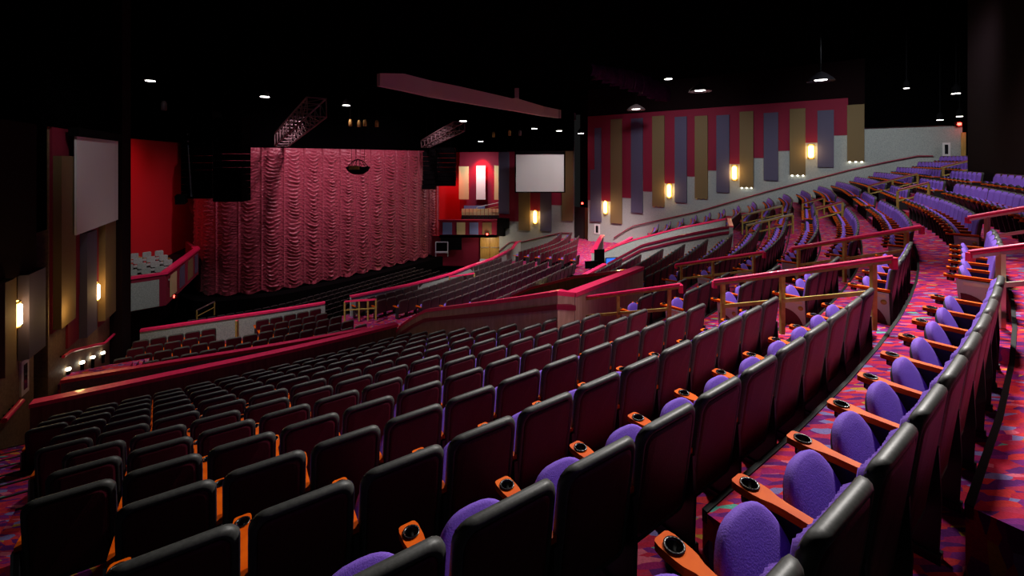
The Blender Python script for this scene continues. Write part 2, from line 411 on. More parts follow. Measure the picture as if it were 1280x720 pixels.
def add_block(name, s0, s1, rows, tfun, zfun, wmin=None):
    for i in rows:
        t = tfun(i)
        a = arcl(s0(t) if callable(s0) else s0, t); b = arcl(s1(t) if callable(s1) else s1, t)
        nn = int((b-a)/PITCH+.12)
        off = (b-a)-nn*PITCH if name in ('front', 'floorleft') else (0 if name != 'middle' else ((b-a)-nn*PITCH)/2)
        row = []
        for j in range(nn):
            s = arci(a+off+PITCH*(j+.5), t); p = P(s, t)
            if right_of_right_wall(p) or left_of_left_wall(p) or beyond_mid(p, name): continue
            row.append((s, p))
        for j, (s, p) in enumerate(row):
            if i >= 3 and not name.startswith('floor') and name != 'pit' and s < BOOTH_S: continue
            seats.append(dict(s=s, t=t, z=zfun(i), blk=name, row=i, j=j, n=len(row), p=p))
up_t = lambda i: RS*i
add_block('front', lambda t: -5.15 if t < -11 else -5.45+(t+11.5)*.30, lambda t: 4.42 if t > -6.4 else 4.02, range(-12, 1), up_t, zrow)
add_block('stair', 5.78, 8.5, range(-5, 5), up_t, zrow)
add_block('middle', 10.02, 18.9, range(-11, 5), up_t, zrow)
add_block('narrow', 20.1, 24.2, range(-5, 5), up_t, zrow)
add_block('wallside', 25.5, 46, range(-13, 5), up_t, zrow)
mid_t = lambda i: -21.2+.96*i
ZM = EZ-7.9
mid_z = lambda i: ZM+.055*i
add_block('floorleft', -6.4, -2.7, range(0, 2), mid_t, mid_z)
add_block('floorleft', -0.6, 4.4, range(-1, 2), mid_t, mid_z)
for i_ in range(2, 7): add_block('floorleft', -6.4, 4.4+.28*i_, range(i_, i_+1), mid_t, mid_z)
add_block('floormid', lambda t: 8+(t+20.8)*1.2, 24.0, range(0, 7), mid_t, mid_z)
add_block('floorfar', 26.0, 46, range(0, 7), mid_t, mid_z)
add_block('pit', -6.0, 34.0, range(0, 11), lambda i: -35.2+.96*i, lambda i: .02)
def proj(p): return (640+F*p.x/p.y, 200+F*(EZ-p.z)/p.y)
vis = []
for q in seats:
    p = q['p']; q['out'] = True
    if p.y < .9: continue
    best = False
    for zz in (.97, .7, .5):
        for dx in (-.3, 0, .3):
            for dt in (0, -.5):
                th = base(q['s'])[2]
                r = Vector((p.x+math.sin(th)*dx+math.cos(th)*dt, p.y+math.cos(th)*dx-math.sin(th)*dt, q['z']+zz))
                if r.y < .6: continue
                X, Y = proj(r)
                if 2 < X < 1278 and 93 < Y < 622: best = True
    if not best: continue
    q['out'] = False; q['d'] = (p-Vector((0, 0, 0))).length; vis.append(q)
print('seats in view', len(vis))
vis.sort(key=lambda q: q['d'])
single = [q for q in vis if q['blk'] in ('front', 'stair', 'middle', 'narrow', 'wallside')][:300]
ids = set(id(q) for q in single); rest = [q for q in vis if id(q) not in ids]

ORD = ['first', 'second', 'third', 'fourth', 'fifth', 'sixth', 'seventh', 'eighth', 'ninth', 'tenth', 'eleventh', 'twelfth', 'thirteenth',
       'fourteenth', 'fifteenth', 'sixteenth', 'seventeenth', 'eighteenth', 'nineteenth', 'twentieth', 'twenty-first', 'twenty-second', 'twenty-third', 'twenty-fourth', 'twenty-fifth']
def seat_label(q):
    r = q['row']; blk = q['blk']
    if blk == 'front':
        k = q['n']-1-q['j']
        if r == 0: return 'violet seat with orange cup-holder arm, %s from the aisle, row along the walkway' % ORD[k]
        if k == 0: return 'black seat back at the aisle end, %s row above the raspberry parapet' % ORD[r+12]
        return 'black seat back, %s from the aisle, %s row above the raspberry parapet' % (ORD[k], ORD[r+12])
    nm = {'stair': 'block past the first stair', 'middle': 'block past the second stair', 'narrow': 'narrow far block', 'wallside': 'block by the striped wall'}[blk]
    if r > 0: where = '%s row above the walkway' % ORD[r-1]
    elif r == 0: where = 'row along the walkway'
    else: where = '%s row below the walkway' % ORD[-r-1]
    return 'violet seat, %s in the %s, %s' % (ORD[q['j']], where, nm)
parts_by = {}
first = True
for q in single:
    c = empty('theatre_chair', (q['p'].x, q['p'].y, q['z']), rotz_at(q['s']))
    for ch in proto.children: dup(ch, c)
    tag(c, seat_label(q), 'seat', 'tip-up seats on the upper tiers')
    if q['j'] == 0: make_end_panel(c, 1)
    if q['j'] == q['n']-1:
        make_arm(c, -.2725)
        make_end_panel(c, -1)
def rm(o):
    for ch in list(o.children): rm(ch)
    bpy.data.objects.remove(o)
# ---- the seats beyond the nearest three hundred: one mesh of real low-cost seats
def lowseat():
    mb = MB()
    pts = rrect(HW, .24, .925, .08, 2, .04)
    slab(mb, pts, [(.0, -.045), (0, .010), (.03, .026)], 0, capm=1, bend=bendf, smooth=False)
    pts = rrect(.228, .36, .905, .06, 1, .04)
    slab(mb, pts, [(.07, -.098), (0, -.046)], 2, bend=bendf, caps=(True, False), smooth=False)
    o0 = Vector((0, -.21, .25)); vd = Vector((0, -.37, .93)).normalized(); nd = Vector((0, .93, .37)).normalized()
    out = [(.235, .05), (.23, .25), (.15, .40), (0, .455), (-.15, .40), (-.23, .25), (-.235, .05)]
    a = [o0+Vector((x, 0, 0))+vd*v+nd*.02 for x, v in out]; b = [o0+Vector((x*.8, 0, 0))+vd*(.2+(v-.2)*.8)+nd*.085 for x, v in out]; n = len(out)
    mb.add(a+b, [(i, (i+1) % n, n+(i+1) % n, n+i) for i in range(n)]+[tuple(range(n, 2*n))], 2)
    c_ = [o0+Vector((x, 0, 0))+vd*v-nd*.035 for x, v in out]
    mb.add(a+c_, [(i, n+i, n+(i+1) % n, (i+1) % n) for i in range(n)]+[tuple(range(n, 2*n))[::-1]], 4)
    x0 = .2725
    mb.box(x0-.045, x0+.045, -.50, -.36, .572, .605, 3); mb.box(x0-.026, x0+.026, -.36, -.09, .572, .605, 3)
    mb.lathe([(.036, .607), (.0, .607)], 6, 5, Matrix.Translation((x0, -.445, 0)))
    mb.box(x0-.015, x0+.015, -.32, -.07, 0, .57, 4)
    return mb
lm = lowseat(); V = np.array(lm.v); nV = len(V)
allV = []; allF = []; allM = []
for k, q in enumerate(rest):
    a = rotz_at(q['s']); c, s_ = math.cos(a), math.sin(a)
    Q = np.empty_like(V); Q[:, 0] = V[:, 0]*c-V[:, 1]*s_+q['p'].x; Q[:, 1] = V[:, 0]*s_+V[:, 1]*c+q['p'].y; Q[:, 2] = V[:, 2]+q['z']
    allV.append(Q); b = k*nV
    allF += [tuple(b+i for i in f) for f in lm.f]
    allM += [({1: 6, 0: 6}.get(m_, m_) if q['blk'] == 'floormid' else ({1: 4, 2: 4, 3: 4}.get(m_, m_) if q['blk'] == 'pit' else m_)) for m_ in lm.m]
me = bpy.data.meshes.new('far_seating'); me.from_pydata(np.concatenate(allV).tolist(), [], allF)
for mn in ('shell', 'maroon', 'purple', 'wood', 'side', 'cup', 'floorback'): me.materials.append(M[mn])
me.polygons.foreach_set('material_index', allM); me.update()
fs_o = bpy.data.objects.new('theatre_seating', me); COL.objects.link(fs_o)
tag(fs_o, 'hundreds of violet seats with black backs curving away to the far wall', 'seating', kind='stuff')
rm(proto)

# ------------------------------------------------------------------ tiers (floor)
floor_mb = MB()
floor_mb.add([(-34, 12, 0), (30, 12, 0), (30, 62, 0), (-34, 62, 0)], [(0, 1, 2, 3)])
floor = floor_mb.build('floor', M['dark']); floor['kind'] = 'structure'
def arc_strip(mb, s0, s1, t0, t1, z0, z1, m=0, n=None):
    n = n or max(1, int((s1-s0)/1.2)); vs = []
    for k in range(n+1):
        s = s0+(s1-s0)*k/n
        vs += [P(s, t0, z0), P(s, t1, z0), P(s, t1, z1), P(s, t0, z1)]
    fs = []
    for k in range(n):
        a = 4*k
        fs += [(a+3, a+7, a+6, a+2), (a, a+1, a+5, a+4), (a, a+4, a+7, a+3), (a+1, a+2, a+6, a+5)]
    fs += [(0, 3, 2, 1), (4*n, 4*n+1, 4*n+2, 4*n+3)]
    mb.add(vs, fs, m)
def wall_s(t, side):
    # s where a tier at t meets the side wall
    for s in np.arange(20, 60, .1):
        p = P(float(s), t)
        if (Vector((p.x, p.y))-WR0).dot(Vector((.632, .775))) > -.01: return float(s)
    return 60
def left_s(t):
    for s in np.arange(-4, -30, -.1):
        p = P(float(s), t)
        if (Vector((p.x, p.y))-WL0).dot(Vector((-.877, -.48))) > -.02: return float(s)
    return -30
def vis_s(t, z):     # first s along a tier that is seen above the lower photo edge
    for s in np.arange(-12, 4, .1):
        p = P(float(s), t, z)
        if p.y < .35: continue
        X, Y = proj(p)
        if Y < 640 and X > -25: return float(s)
    return 4
TK = .05
VOMT = -6.25
for i in range(-13, 5):
    t0, t1 = RS*(i-1)+TK, RS*i+TK; z1 = zrow(i); z0 = z1-RISE-.12
    if i == -13: t0 -= .0
    sa = max(left_s((t0+t1)/2), vis_s(t0, z1)); sb = wall_s((t0+t1)/2, 1)
    if i <= -7: segs = [(sa, 4.25), (9.95, 19.55), (25.45, sb)]
    else: segs = [(sa, sb)]
    if i == -13: segs = [(sa, 4.25), (25.45, sb)]
    for a, b in segs:
        mb = MB(); arc_strip(mb, a, b, t0, t1, z0, z1)
        tr = mb.build('tier', M['carpet'], floor)
        mb = MB(); arc_strip(mb, a, b, t0-.004, t0+.028, z1-.06, z1+.010)
        mb.build('nosing', M['rubber'], tr)
# half steps in the stairs
for (a, b, lo, hi) in ((4.62, 5.68, -5, 4), (8.55, 9.85, -5, 4), (19.0, 20.0, -5, 4), (24.3, 25.4, -12, 4), (-9.4, -7.75, -12, -1)):
    for i in range(lo, hi+1):
        t0 = RS*(i-1)+TK
        if a < 0: 
            a_ = max(a, left_s(t0)); 
            if a_ > b: continue
        else: a_ = a
        mb = MB(); arc_strip(mb, a_, b, t0-.36, t0+.02, zrow(i)-RISE-.05, zrow(i)-RISE/2, n=1)
        st = mb.build('step', M['carpet'], floor)
        mb = MB(); arc_strip(mb, a_, b, t0-.37, t0-.33, zrow(i)-RISE/2-.03, zrow(i)-RISE/2+.008, n=1); mb.build('nosing', M['rubber'], st)
# main floor (mid level)
mb = MB(); arc_strip(mb, -10, 42, -22.1, -6.7, ZM-.3, ZM-.02, n=44); mb.build('main_tier', M['carpet'], floor)
for i in range(0, 7):
    for a, b in ((-5.9, 4.6), (5.9, 45)):
        mb = MB(); arc_strip(mb, a, b, mid_t(i)-.96+TK, mid_t(i)+TK, ZM-.1, mid_z(i)); mb.build('tier', M['carpet'], floor)

# ------------------------------------------------------------------ parapets
def wall_strip(mb, pts, zb, th, zt_off=0.0, m=0):
    """pts: list of 3D top points; wall of thickness th down to zb"""
    pts = [Vector(p) for p in pts]; L_, R_ = [], []
    for i, p in enumerate(pts):
        d = (pts[min(i+1, len(pts)-1)]-pts[max(i-1, 0)]); d.z = 0; d.normalize(); nrm = Vector((d.y, -d.x, 0))
        L_.append(p-nrm*th/2); R_.append(p+nrm*th/2)
    vs = []
    for i in range(len(pts)):
        z = zb if not isinstance(zb, (list, tuple)) else zb[i]
        vs += [Vector((L_[i].x, L_[i].y, z)), Vector((R_[i].x, R_[i].y, z)), R_[i]+Vector((0, 0, zt_off)), L_[i]+Vector((0, 0, zt_off))]
    n = len(pts); fs = []
    for k in range(n-1):
        a = 4*k; fs += [(a+3, a+2, a+6, a+7), (a, a+4, a+5, a+1), (a, a+3, a+7, a+4), (a+1, a+5, a+6, a+2)]
    a = 4*(n-1); fs += [(0, 1, 2, 3), (a, a+3, a+2, a+1)]
    mb.add(vs, fs, m)
def ribbon(mb, pts, w, h, dz, m=0):
    q = [Vector(p)+Vector((0, 0, dz)) for p in pts]
    wall_strip(mb, q, [p.z-h for p in q], w, 0, m)
def parapet(name, label, pts, zb, face, th=.16, cap=.2, trim=None, capmat='pink', cat='parapet'):
    mb = MB(); wall_strip(mb, pts, zb, th); o = mb.build(name, M[face])
    tag(o, label, cat)
    mb = MB(); ribbon(mb, pts, cap, .085, .05); mb.build('cap', M[capmat], o)
    if trim:
        mb = MB(); ribbon(mb, pts, th+.07, .10, -trim); mb.build('trim_band', M['dpink'], o)
    return o
def H(h): return EZ-h
def arcpts(s0, s1, t, h, n=12, t1=None, h1=None):
    return [P(s0+(s1-s0)*k/n, t+((t1 if t1 is not None else t)-t)*k/n, H(h+((h1 if h1 is not None else h)-h)*k/n)) for k in range(n+1)]
zt13 = zrow(-13)-.3
parapet('parapet', 'brown wood parapet with raspberry cap in front of the lowest upper row, left side', arcpts(-5.7, 4.25, -12.98, 5.32), ZM-.1, 'oak', .14, .26)
parapet('parapet', 'thin raspberry-capped parapet just beyond the brown one, above the main floor seats', arcpts(-5.5, -2, -14.1, 5.35, 5, -13.62, 5.32)+arcpts(-2, 3.05, -13.62, 5.32, 6, -13.3, 5.36)[1:], ZM-.1, 'grey', .10, .18)
near = [(-5.75, 2.60), (-7.2, 3.1), (-7.8, 3.3), (-10.97, 4.34), (-11.7, 4.72), (-12.5, 5.2), (-13.0, 5.6), (-13.5, 6.3)]
npts = [P(4.3, t, H(h)) for t, h in near]
corner = px_at(714, 368, 8.75)
w1e = P(9.85, -6.75, H(3.12))
parapet('stairwell_wall', 'tan stairwell wall with double raspberry rails beside the front seating block', npts[::-1]+[corner], ZM-.1, 'tan', .16, .17, .2)
parapet('stairwell_wall', 'tan end wall with thick raspberry rail behind the near stair railing', [corner, corner.lerp(w1e, .33), corner.lerp(w1e, .66), w1e], ZM-.1, 'tan', .18, .22)
far = [(-6.8, 3.18), (-7.3, 3.32), (-9.0, 3.80), (-10.0, 4.2), (-10.9, 4.55), (-11.65, 4.96), (-12.6, 5.5)]
parapet('stairwell_wall', 'olive stairwell wall with raspberry cap on the far side of the opening', [P(9.9, t, H(h)) for t, h in far], ZM-.1, 'oak', .14, .15)
parapet('parapet', 'dark brown parapet with raspberry cap below the middle seating block', arcpts(10.0, 19.3, -11.65, 5.3, 10), ZM-.1, 'oak', .14, .2)
n2 = [(-6.0, 2.95), (-6.3, 3.02), (-8.08, 3.55), (-9.88, 4.19), (-11.6, 5.3)]
parapet('stairwell_wall', 'pale grey stairwell wall ending the middle seating block', [P(19.6, t, H(h)) for t, h in n2], ZM-.1, 'grey', .14, .2, .16, 'dpink')
f2 = [(-6.9, 3.3), (-9.37, 4.03), (-12.2, 5.04), (-13.2, 5.5), (-14.1, 6.0)]
parapet('stairwell_wall', 'cream stairwell wall with raspberry cap below the wallside seats', [P(25.3, t, H(h)) for t, h in f2], ZM-.1, 'grey', .16, .22)
parapet('stairwell_wall', 'short raspberry-capped end wall closing the far stairwell', [P(19.7, -5.95, H(2.95)), P(25.3, -6.75, H(3.3))], ZM-.1, 'grey', .16, .2)
parapet('parapet', 'far grey parapet below the wallside seats by the corner doorway', arcpts(25.4, 33, -14.2, 6.0, 6), ZM-.1, 'grey', .14, .2)
parapet('stairwell_wall', 'short curving raspberry-capped wall end beside the corner doorway aisle', [px_at(741, 316, 26.5), px_at(746, 306, 28), px_at(750, 299, 29.5), px_at(753, 294.5, 31)], ZM-.1, 'grey', .16, .3)
# front walls of the main floor
parapet('floor_wall', 'low grey wall with raspberry cap in front of the left main floor seats', arcpts(-5.3, 5.0, -22.3, 6.92, 10, -21.75, 6.92), .0, 'grey', .16, .22)
c2 = [(438, 371), (480, 362.5), (510, 356.5), (536, 350), (565, 342), (590, 332), (614, 324), (632, 315)]
parapet('floor_wall', 'long curving grey wall with raspberry cap below the stage, middle of the house', [px_at(x, y, F*6.92/(y-200)) for x, y in c2]+[px_at(640, 311, 35.6), px_at(646, 303, 38.5), px_at(650, 301.5, 41.5)], .0, 'grey', .16, .24)
# light post near the far end of that wall
lp = empty('light_post', px_at(605, 340, 31.5)); tag(lp, 'pale square post with a white lamp beside the curving raspberry cap', 'post')
lp.location.z = ZM
mb = MB(); mb.box(-.3, .3, -.3, .3, -.05, .62); mb.build('post_body', M['grey'], lp)
mb = MB(); mb.lathe([(0, 0), (.09, .02), (.09, .1), (0, .12)], 10, 0, Matrix.Translation((0, -.34, .22))); mb.build('lamp', M['step_lamp'], lp)

# ------------------------------------------------------------------ stair railings
def rail_post(root, p, zt, zb, w=.055):
    mb = MB(); mb.box(p.x-w/2, p.x+w/2, p.y-w/2, p.y+w/2, zb, zt); return mb.build('post', M['brass'], root)
def railing(label, a, b, posts, drop=.40, base_h=.82, topmat='pink', mid=True, mat_='brass', r=.034, hook=True):
    """a,b: top rail end points (3D)"""
    a = Vector(a); b = Vector(b)
    root = empty('stair_railing', (a.x, a.y, a.z-base_h)); tag(root, label, 'railing', 'stair railings')
    O = Matrix.Translation(root.location).inverted()
    a_ = O @ a; b_ = O @ b
    mb = MB(); mb.tube([a_, b_], .034, 10)
    if hook: mb.bar(b_, b_-Vector((0, 0, .14)), .06, .06); mb.bar(a_, a_-Vector((0, 0, .10)), .06, .06)
    mb.build('top_rail', M[topmat], root)
    mb = MB(); mb.bar(a_-Vector((0, 0, .045)), b_-Vector((0, 0, .045)), .05, .035); mb.build('rail_channel', M[mat_], root)
    ps = []
    for f in posts:
        p = a_.lerp(b_, f); ps.append(p)
        w = .055; mb = MB(); mb.box(p.x-w/2, p.x+w/2, p.y-w/2, p.y+w/2, p.z-base_h-.05, p.z-.05); mb.build('post', M[mat_], root)
    if mid:
        mb = MB(); p, q = ps[0], ps[-1]; mb.bar(p-Vector((0, 0, drop)), q-Vector((0, 0, drop)), .045, .05); mb.build('middle_rail', M[mat_], root)
    return root
def pa(px, py, s):       # 3D point where the photo ray crosses the vertical surface s = const
    k = (px-640)/F; x, y, th = base(s); t = (k*y-x)/(math.cos(th)+k*math.sin(th)); z = y-math.sin(th)*t
    return px_at(px, py, z)
railing('raspberry-topped brass railing, nearest one, with three posts over the black seat backs', pa(893, 352, 5.0), pa(1117, 322, 5.1), (.06, .44, .91))
railing('raspberry-topped brass railing joining the corner of the tan stairwell wall', pa(722, 373, 5.4), pa(851, 356, 5.2), (.07, .45, .91))
railing('second raspberry-topped railing beyond the nearest one, ending beside the walkway', pa(990, 310, 9.3), pa(1152, 283, 9.1), (.06, .45, .90))
railing('raspberry-topped brass railing running down to the stairwell end wall', pa(845, 331, 9.9), pa(955, 315, 9.5), (.07, .46, .90))
def urail(label, s, px0, py0, px1, sl=.345):
    a = pa(px0, py0, s); 
    th = base(s)[2]; b = a+Vector((math.cos(th)*2.3, -math.sin(th)*2.3, sl*2.3))
    return railing(label, a, b, (.10, .9), topmat='pink', mat_='satin')
urail('raspberry railing with pale metal posts rising off to the right above the walkway', 5.35, 1213, 316, 0)
urail('smaller raspberry railing further off, rising to the right behind the walkway seats', 9.3, 1210, 272, 0)
far_rails = [('double brass railing near end of the pale stairwell wall, upper one', 22.5, (928, 269), (978, 257), (0, .5, 1)),
 ('double brass railing near end of the pale stairwell wall, lower one', 19.5, (933, 281.5), (991, 267.5), (0, .5, 1)),
 ('thin brass railing among far violet seats, rising left of the highest stairs', 24.6, (1086, 232), (1147, 216.5), (0, .5, 1)),
 ('thin brass railing among far violet seats, ending near the walkway bend', 19.5, (1122, 237.5), (1161, 228), (0, 1)),
 ('thin brass railing among far violet seats, above the grey-capped stairwell', 24.6, (1003, 254), (1030, 247), (0, 1)),
 ('thin brass railing among far violet seats, right of the double railing', 19.5, (1021, 261), (1053, 252), (0, 1)),
 ('highest brass railing with long red rail by the brightly lit violet seats', 24.6, (1176, 209), (1216, 199), (.08, .92))]
for lab, s_, a, b, ps in far_rails:
    railing(lab, pa(*a, s_), pa(*b, s_), ps, topmat='dpink' if 'red' in lab or 'among' in lab else 'satin', hook=False, base_h=.9)
# main floor railings
def railing3(label, pts, base_h=.85, top='pink', posts=None):
    root = empty('railing', (pts[0].x, pts[0].y, pts[0].z-base_h)); tag(root, label, 'railing')
    O = -root.location
    mb = MB(); 
    for i in range(len(pts)-1): mb.bar(pts[i]+O, pts[i+1]+O, .08, .07)
    mb.build('top_rail', M[top], root)
    mb = MB()
    for i in range(len(pts)-1): mb.bar(pts[i]+O-Vector((0, 0, .42)), pts[i+1]+O-Vector((0, 0, .42)), .05, .05)
    mb.build('middle_rail', M['brass'], root)
    for p in (posts or pts):
        q = p+O; mb = MB(); mb.box(q.x-.035, q.x+.035, q.y-.035, q.y+.035, q.z-base_h, q.z); mb.build('post', M['brass'], root)
    return root
z0 = 20.6
railing3('red-topped brass railing with four bays at the gap between the main floor blocks', [px_at(431, 377, 21.0), px_at(449, 375.5, 20.9), px_at(460, 375, 20.8), px_at(470, 374, 20.7)], 1.0)
railing3('orange-topped brass railing standing before the curving grey wall', [px_at(562, 346, 26), px_at(578, 344, 26), px_at(593, 341.5, 26)], .8)
railing3('short brass post railing in the gap of the front left floor seats', [px_at(295.5, 401, 18.6), px_at(297, 401, 18.7)], 1.0)

# ------------------------------------------------------------------ side walls
def frame_poster(w, px, py0, py1, wpx, parent, label, px2=None):
    k0, za = w.hit(px, py0); k1, zb = w.hit(px+wpx, py1)
    if k0 > k1: k0, k1 = k1, k0
    z1, z0 = za, w.hit(px, py1)[1]
    mb = MB(); w.panel(mb, k0, k1, z0, z1, .0, .04); f = mb.build('poster_frame', M['offwhite']); tag(f, label, 'poster')
    m_ = (k1-k0)*.28; mb = MB(); w.panel(mb, k0+m_, k1-m_, z0+.14*(z1-z0), z1-.14*(z1-z0), .03, .05); mb.build('poster_glass', M['glass'], f)
def sconce(w, px, py0, py1, label, half=.13, power=18):
    k, z1 = w.hit(px, py0); z0 = w.hit(px, py1)[1]
    p = w.pt(k, z0, 0); root = empty('wall_sconce', p, math.atan2(w.n.y, w.n.x)-math.pi/2); tag(root, label, 'wall lamp', 'amber wall sconces')
    h = z1-z0
    mb = MB(); mb.box(-half*1.25, half*1.25, 0, .03, 0, h); mb.build('back_plate', M['brass'], root)
    mb = MB(); pr = [(half*.55, .06*h), (half, .16*h), (half, .84*h), (half*.55, .94*h)]
    mb.lathe([(.001, .06*h)]+pr+[(.001, .94*h)], 12, 0, Matrix.Translation((0, .03+half*.6, 0)) @ Matrix.Scale(.55, 4, (0, 1, 0))); mb.build('shade', M['sconce'], root)
    mb = MB(); mb.lathe([(.001, .14*h), (half*.4, .2*h), (half*.4, .8*h), (.001, .86*h)], 8, 0, Matrix.Translation((0, .03+half*1.1, 0))); mb.build('tube', M['sconce_core'], root)
    mb = MB()
    for z in (.10*h, .9*h): mb.lathe([(.001, z-.02), (half*1.1, z-.02), (half*1.1, z+.02), (.001, z+.02)], 12, 0, Matrix.Translation((0, .03+half*.6, 0)) @ Matrix.Scale(.6, 4, (0, 1, 0)))
    mb.build('band', M['brass'], root)
    q = w.pt(k, (z0+z1)/2, .55); light('POINT', 'sconce_light', q, power, (1, .62, .22), .12)
CEIL = EZ+6.7
# --- right wall
kA = WRt.hit(1203, 200)[0]; kB = WRt.hit(735, 200)[0]
mb = MB(); WRt.panel(mb, kA, kB, 0, EZ+2.1, -.3, 0); wr = mb.build('wall_right', M['grey']); wr['kind'] = 'structure'
k1080 = WRt.hit(1081, 200)[0]
mb = MB(); WRt.panel(mb, k1080, kB, EZ+2.1, CEIL-.01, -.3, 0); u = mb.build('upper_wall', M['dred'], wr)
mb = MB(); WRt.panel(mb, kA-3, k1080, EZ+2.1, CEIL-.01, -.3, .25); mb.build('upper_wall', M['dark'], wr)
ZCR = EZ+4.15
def stripe(w, par, x0, x1, ytop, ybot, m, d=.05, nm='fabric_panel', ztop=None):
    k0 = w.hit(x0, 200)[0]; k1 = w.hit(x1, 200)[0]; km = w.hit((x0+x1)/2, ybot)
    zb = km[1]; zt = ztop if ztop is not None else w.hit((x0+x1)/2, ytop)[1]
    a, b = min(k0, k1), max(k0, k1)
    mb = MB(); w.panel(mb, a, b, zb, zt, 0, d); return mb.build(nm, M[m], par)
tap = [(744, 752, 160, 276.7, 'slate'), (738.8, 744, 212, 276.7, 'slate'), (764, 778, 149, 279, 'gold'), (789.5, 804, 148, 265.8, 'slate'), (816, 831, 145, 258, 'gold'), (844, 859, 146, 253, 'slate'),
 (869, 885, 145, 248, 'gold'), (896, 912, 144, 240.5, 'slate'), (925, 942, 139.5, 234.5, 'gold'), (955, 973, 141, 225.5, 'slate'), (987.5, 1007, 136, 219, 'gold'), (1022, 1042.5, 138, 209, 'slate'), (1059, 1080.5, 131, 202, 'gold')]
for x0, x1, yt, yb, m in tap:
    o = stripe(WRt, wr, x0, x1, yt, yb, m, .14)
    if m == 'gold' and x0 > 800:
        for f in (.15, .5, .85):
            k, z = WRt.hit(x0+(x1-x0)*f, yb); mb = MB(); mb.lathe([(0, -.05), (.05, -.04), (.05, .03), (0, .03)], 8, 0, Matrix.Translation(WRt.pt(k, z-.01, .10))); mb.build('stud_lamp', M['step_lamp'] if x0 > 910 else M['brass'], o)
cr = [(735, 764, 251), (764, 789.5, 247), (789.5, 816, 239), (816, 844, 229), (844, 869, 220.5), (869, 896, 213), (896, 925, 205), (925, 955, 197.5), (955, 987.5, 188.7), (987.5, 1022, 178.7), (1022, 1060, 169.5)]
for x0, x1, yb in cr: stripe(WRt, wr, x0, x1, 0, yb, 'crim', .04, 'crimson_panel', ZCR)
for px_, y0, y1, lab in ((757.5, 250, 268, 'lit amber sconce on the grey wall nearest the corner doorway'), (837, 229, 248, 'lit amber sconce on the striped wall, between first and third from the doorway'),
                         (918.5, 206, 226, 'lit amber sconce on the striped wall, third from the corner doorway'), (1014, 180, 199, 'lit amber sconce highest up the striped wall')):
    sconce(WRt, px_, y0, y1, lab, .17, 26)
# wall handrail that follows the rake
def wall_rail(w, pts, label, m='dpink', r=.045):
    P3 = []
    for x, y in pts:
        k, z = w.hit(x, y); P3.append(w.pt(k, z, .12))
    mb = MB(); mb.tube(P3, r, 8); o = mb.build('wall_handrail', M[m]); tag(o, label, 'handrail')
    mb = MB()
    for k in range(len(P3)-1):
        for f in (.3, .7):
            p = P3[k].lerp(P3[k+1], f); q = Vector((p.x-w.n.x*.13, p.y-w.n.y*.13, p.z-.03)); mb.bar(p, q, .03, .03)
    mb.build('bracket', M['black'], o)
wall_rail(WRt, [(768, 297), (785, 286), (793, 282), (870, 265), (960, 239), (1060, 213), (1110, 202), (1147, 195), (1166, 195)], 'dark raspberry handrail climbing along the grey wall above the wallside seats')
frame_poster(WRt, 743, 280, 292, 7, wr, 'small white-framed poster on the grey wall beside the corner doorway')
frame_poster(WRt, 1178, 178.5, 195, 10, wr, 'white-framed poster high on the grey wall near the top rows')
# exit light high right
def exit_lamp(p, label, r=.09):
    o = empty('exit_lamp', p); tag(o, label, 'exit light')
    mb = MB(); mb.box(-.22, .22, -.05, .05, -.12, .12); mb.build('housing', M['black'], o)
    mb = MB(); mb.lathe([(0, -.09), (r, -.07), (r, .07), (0, .09)], 10, 0, Matrix.Translation((0, -.12, 0))); mb.build('lens', M['exit'], o)
    light('POINT', 'exit_glow', Vector(p)+Vector((-.1, -.5, -.1)), 5, (1, .05, .03), .1)
k, z = WRt.hit(1196, 155.5); exit_lamp(WRt.pt(k, z, .2), 'red exit light at the end of the high grey wall')
# doorway strip and grey board behind the top rows
bw = Wall((26.6, 25.4), (.775, -.632), (-.632, -.775))
kd0 = bw.hit(1201.5, 170)[0]; kd1 = bw.hit(1207.5, 170)[0]
mb = MB(); z_ = px_at(1200, 193, 25).z; 
bw.panel(mb, kd0, kd1, z_-.4, px_at(1204, 165, 25.).z, -.2, .0); tag(mb.build('wall_board', M['door']), 'narrow honey-coloured door edge beside the high red exit light', 'door')
kd0 = bw.hit(1213.5, 170)[0]; kd1 = bw.hit(1229.5, 170)[0]
mb = MB(); bw.panel(mb, kd0, kd1, px_at(1220, 186, 23.5).z, px_at(1220, 149.5, 23.5).z, -.15, .0); tag(mb.build('wall_board', M['grey']), 'tall pale grey board behind the top rows', 'board')
mb = MB(); bw.panel(mb, -.5, 8, 8, CEIL-.01, -.5, -.25); wb = mb.build('wall_back', M['dark']); wb['kind'] = 'structure'
# control booth wall behind the walkway rows
mb = MB(); n_ = 14
arc_strip(mb, 3.0, BOOTH_S, RS*2+.22, RS*2+.5, EZ-1.6, CEIL-.01, n=n_)
bo = mb.build('wall_booth', M['dred']); bo['kind'] = 'structure'
mb = MB(); arc_strip(mb, BOOTH_S-.3, BOOTH_S, RS*2+.4, 12, EZ-1.6, CEIL-.01, n=1); mb.build('booth_side', M['dark'], bo)

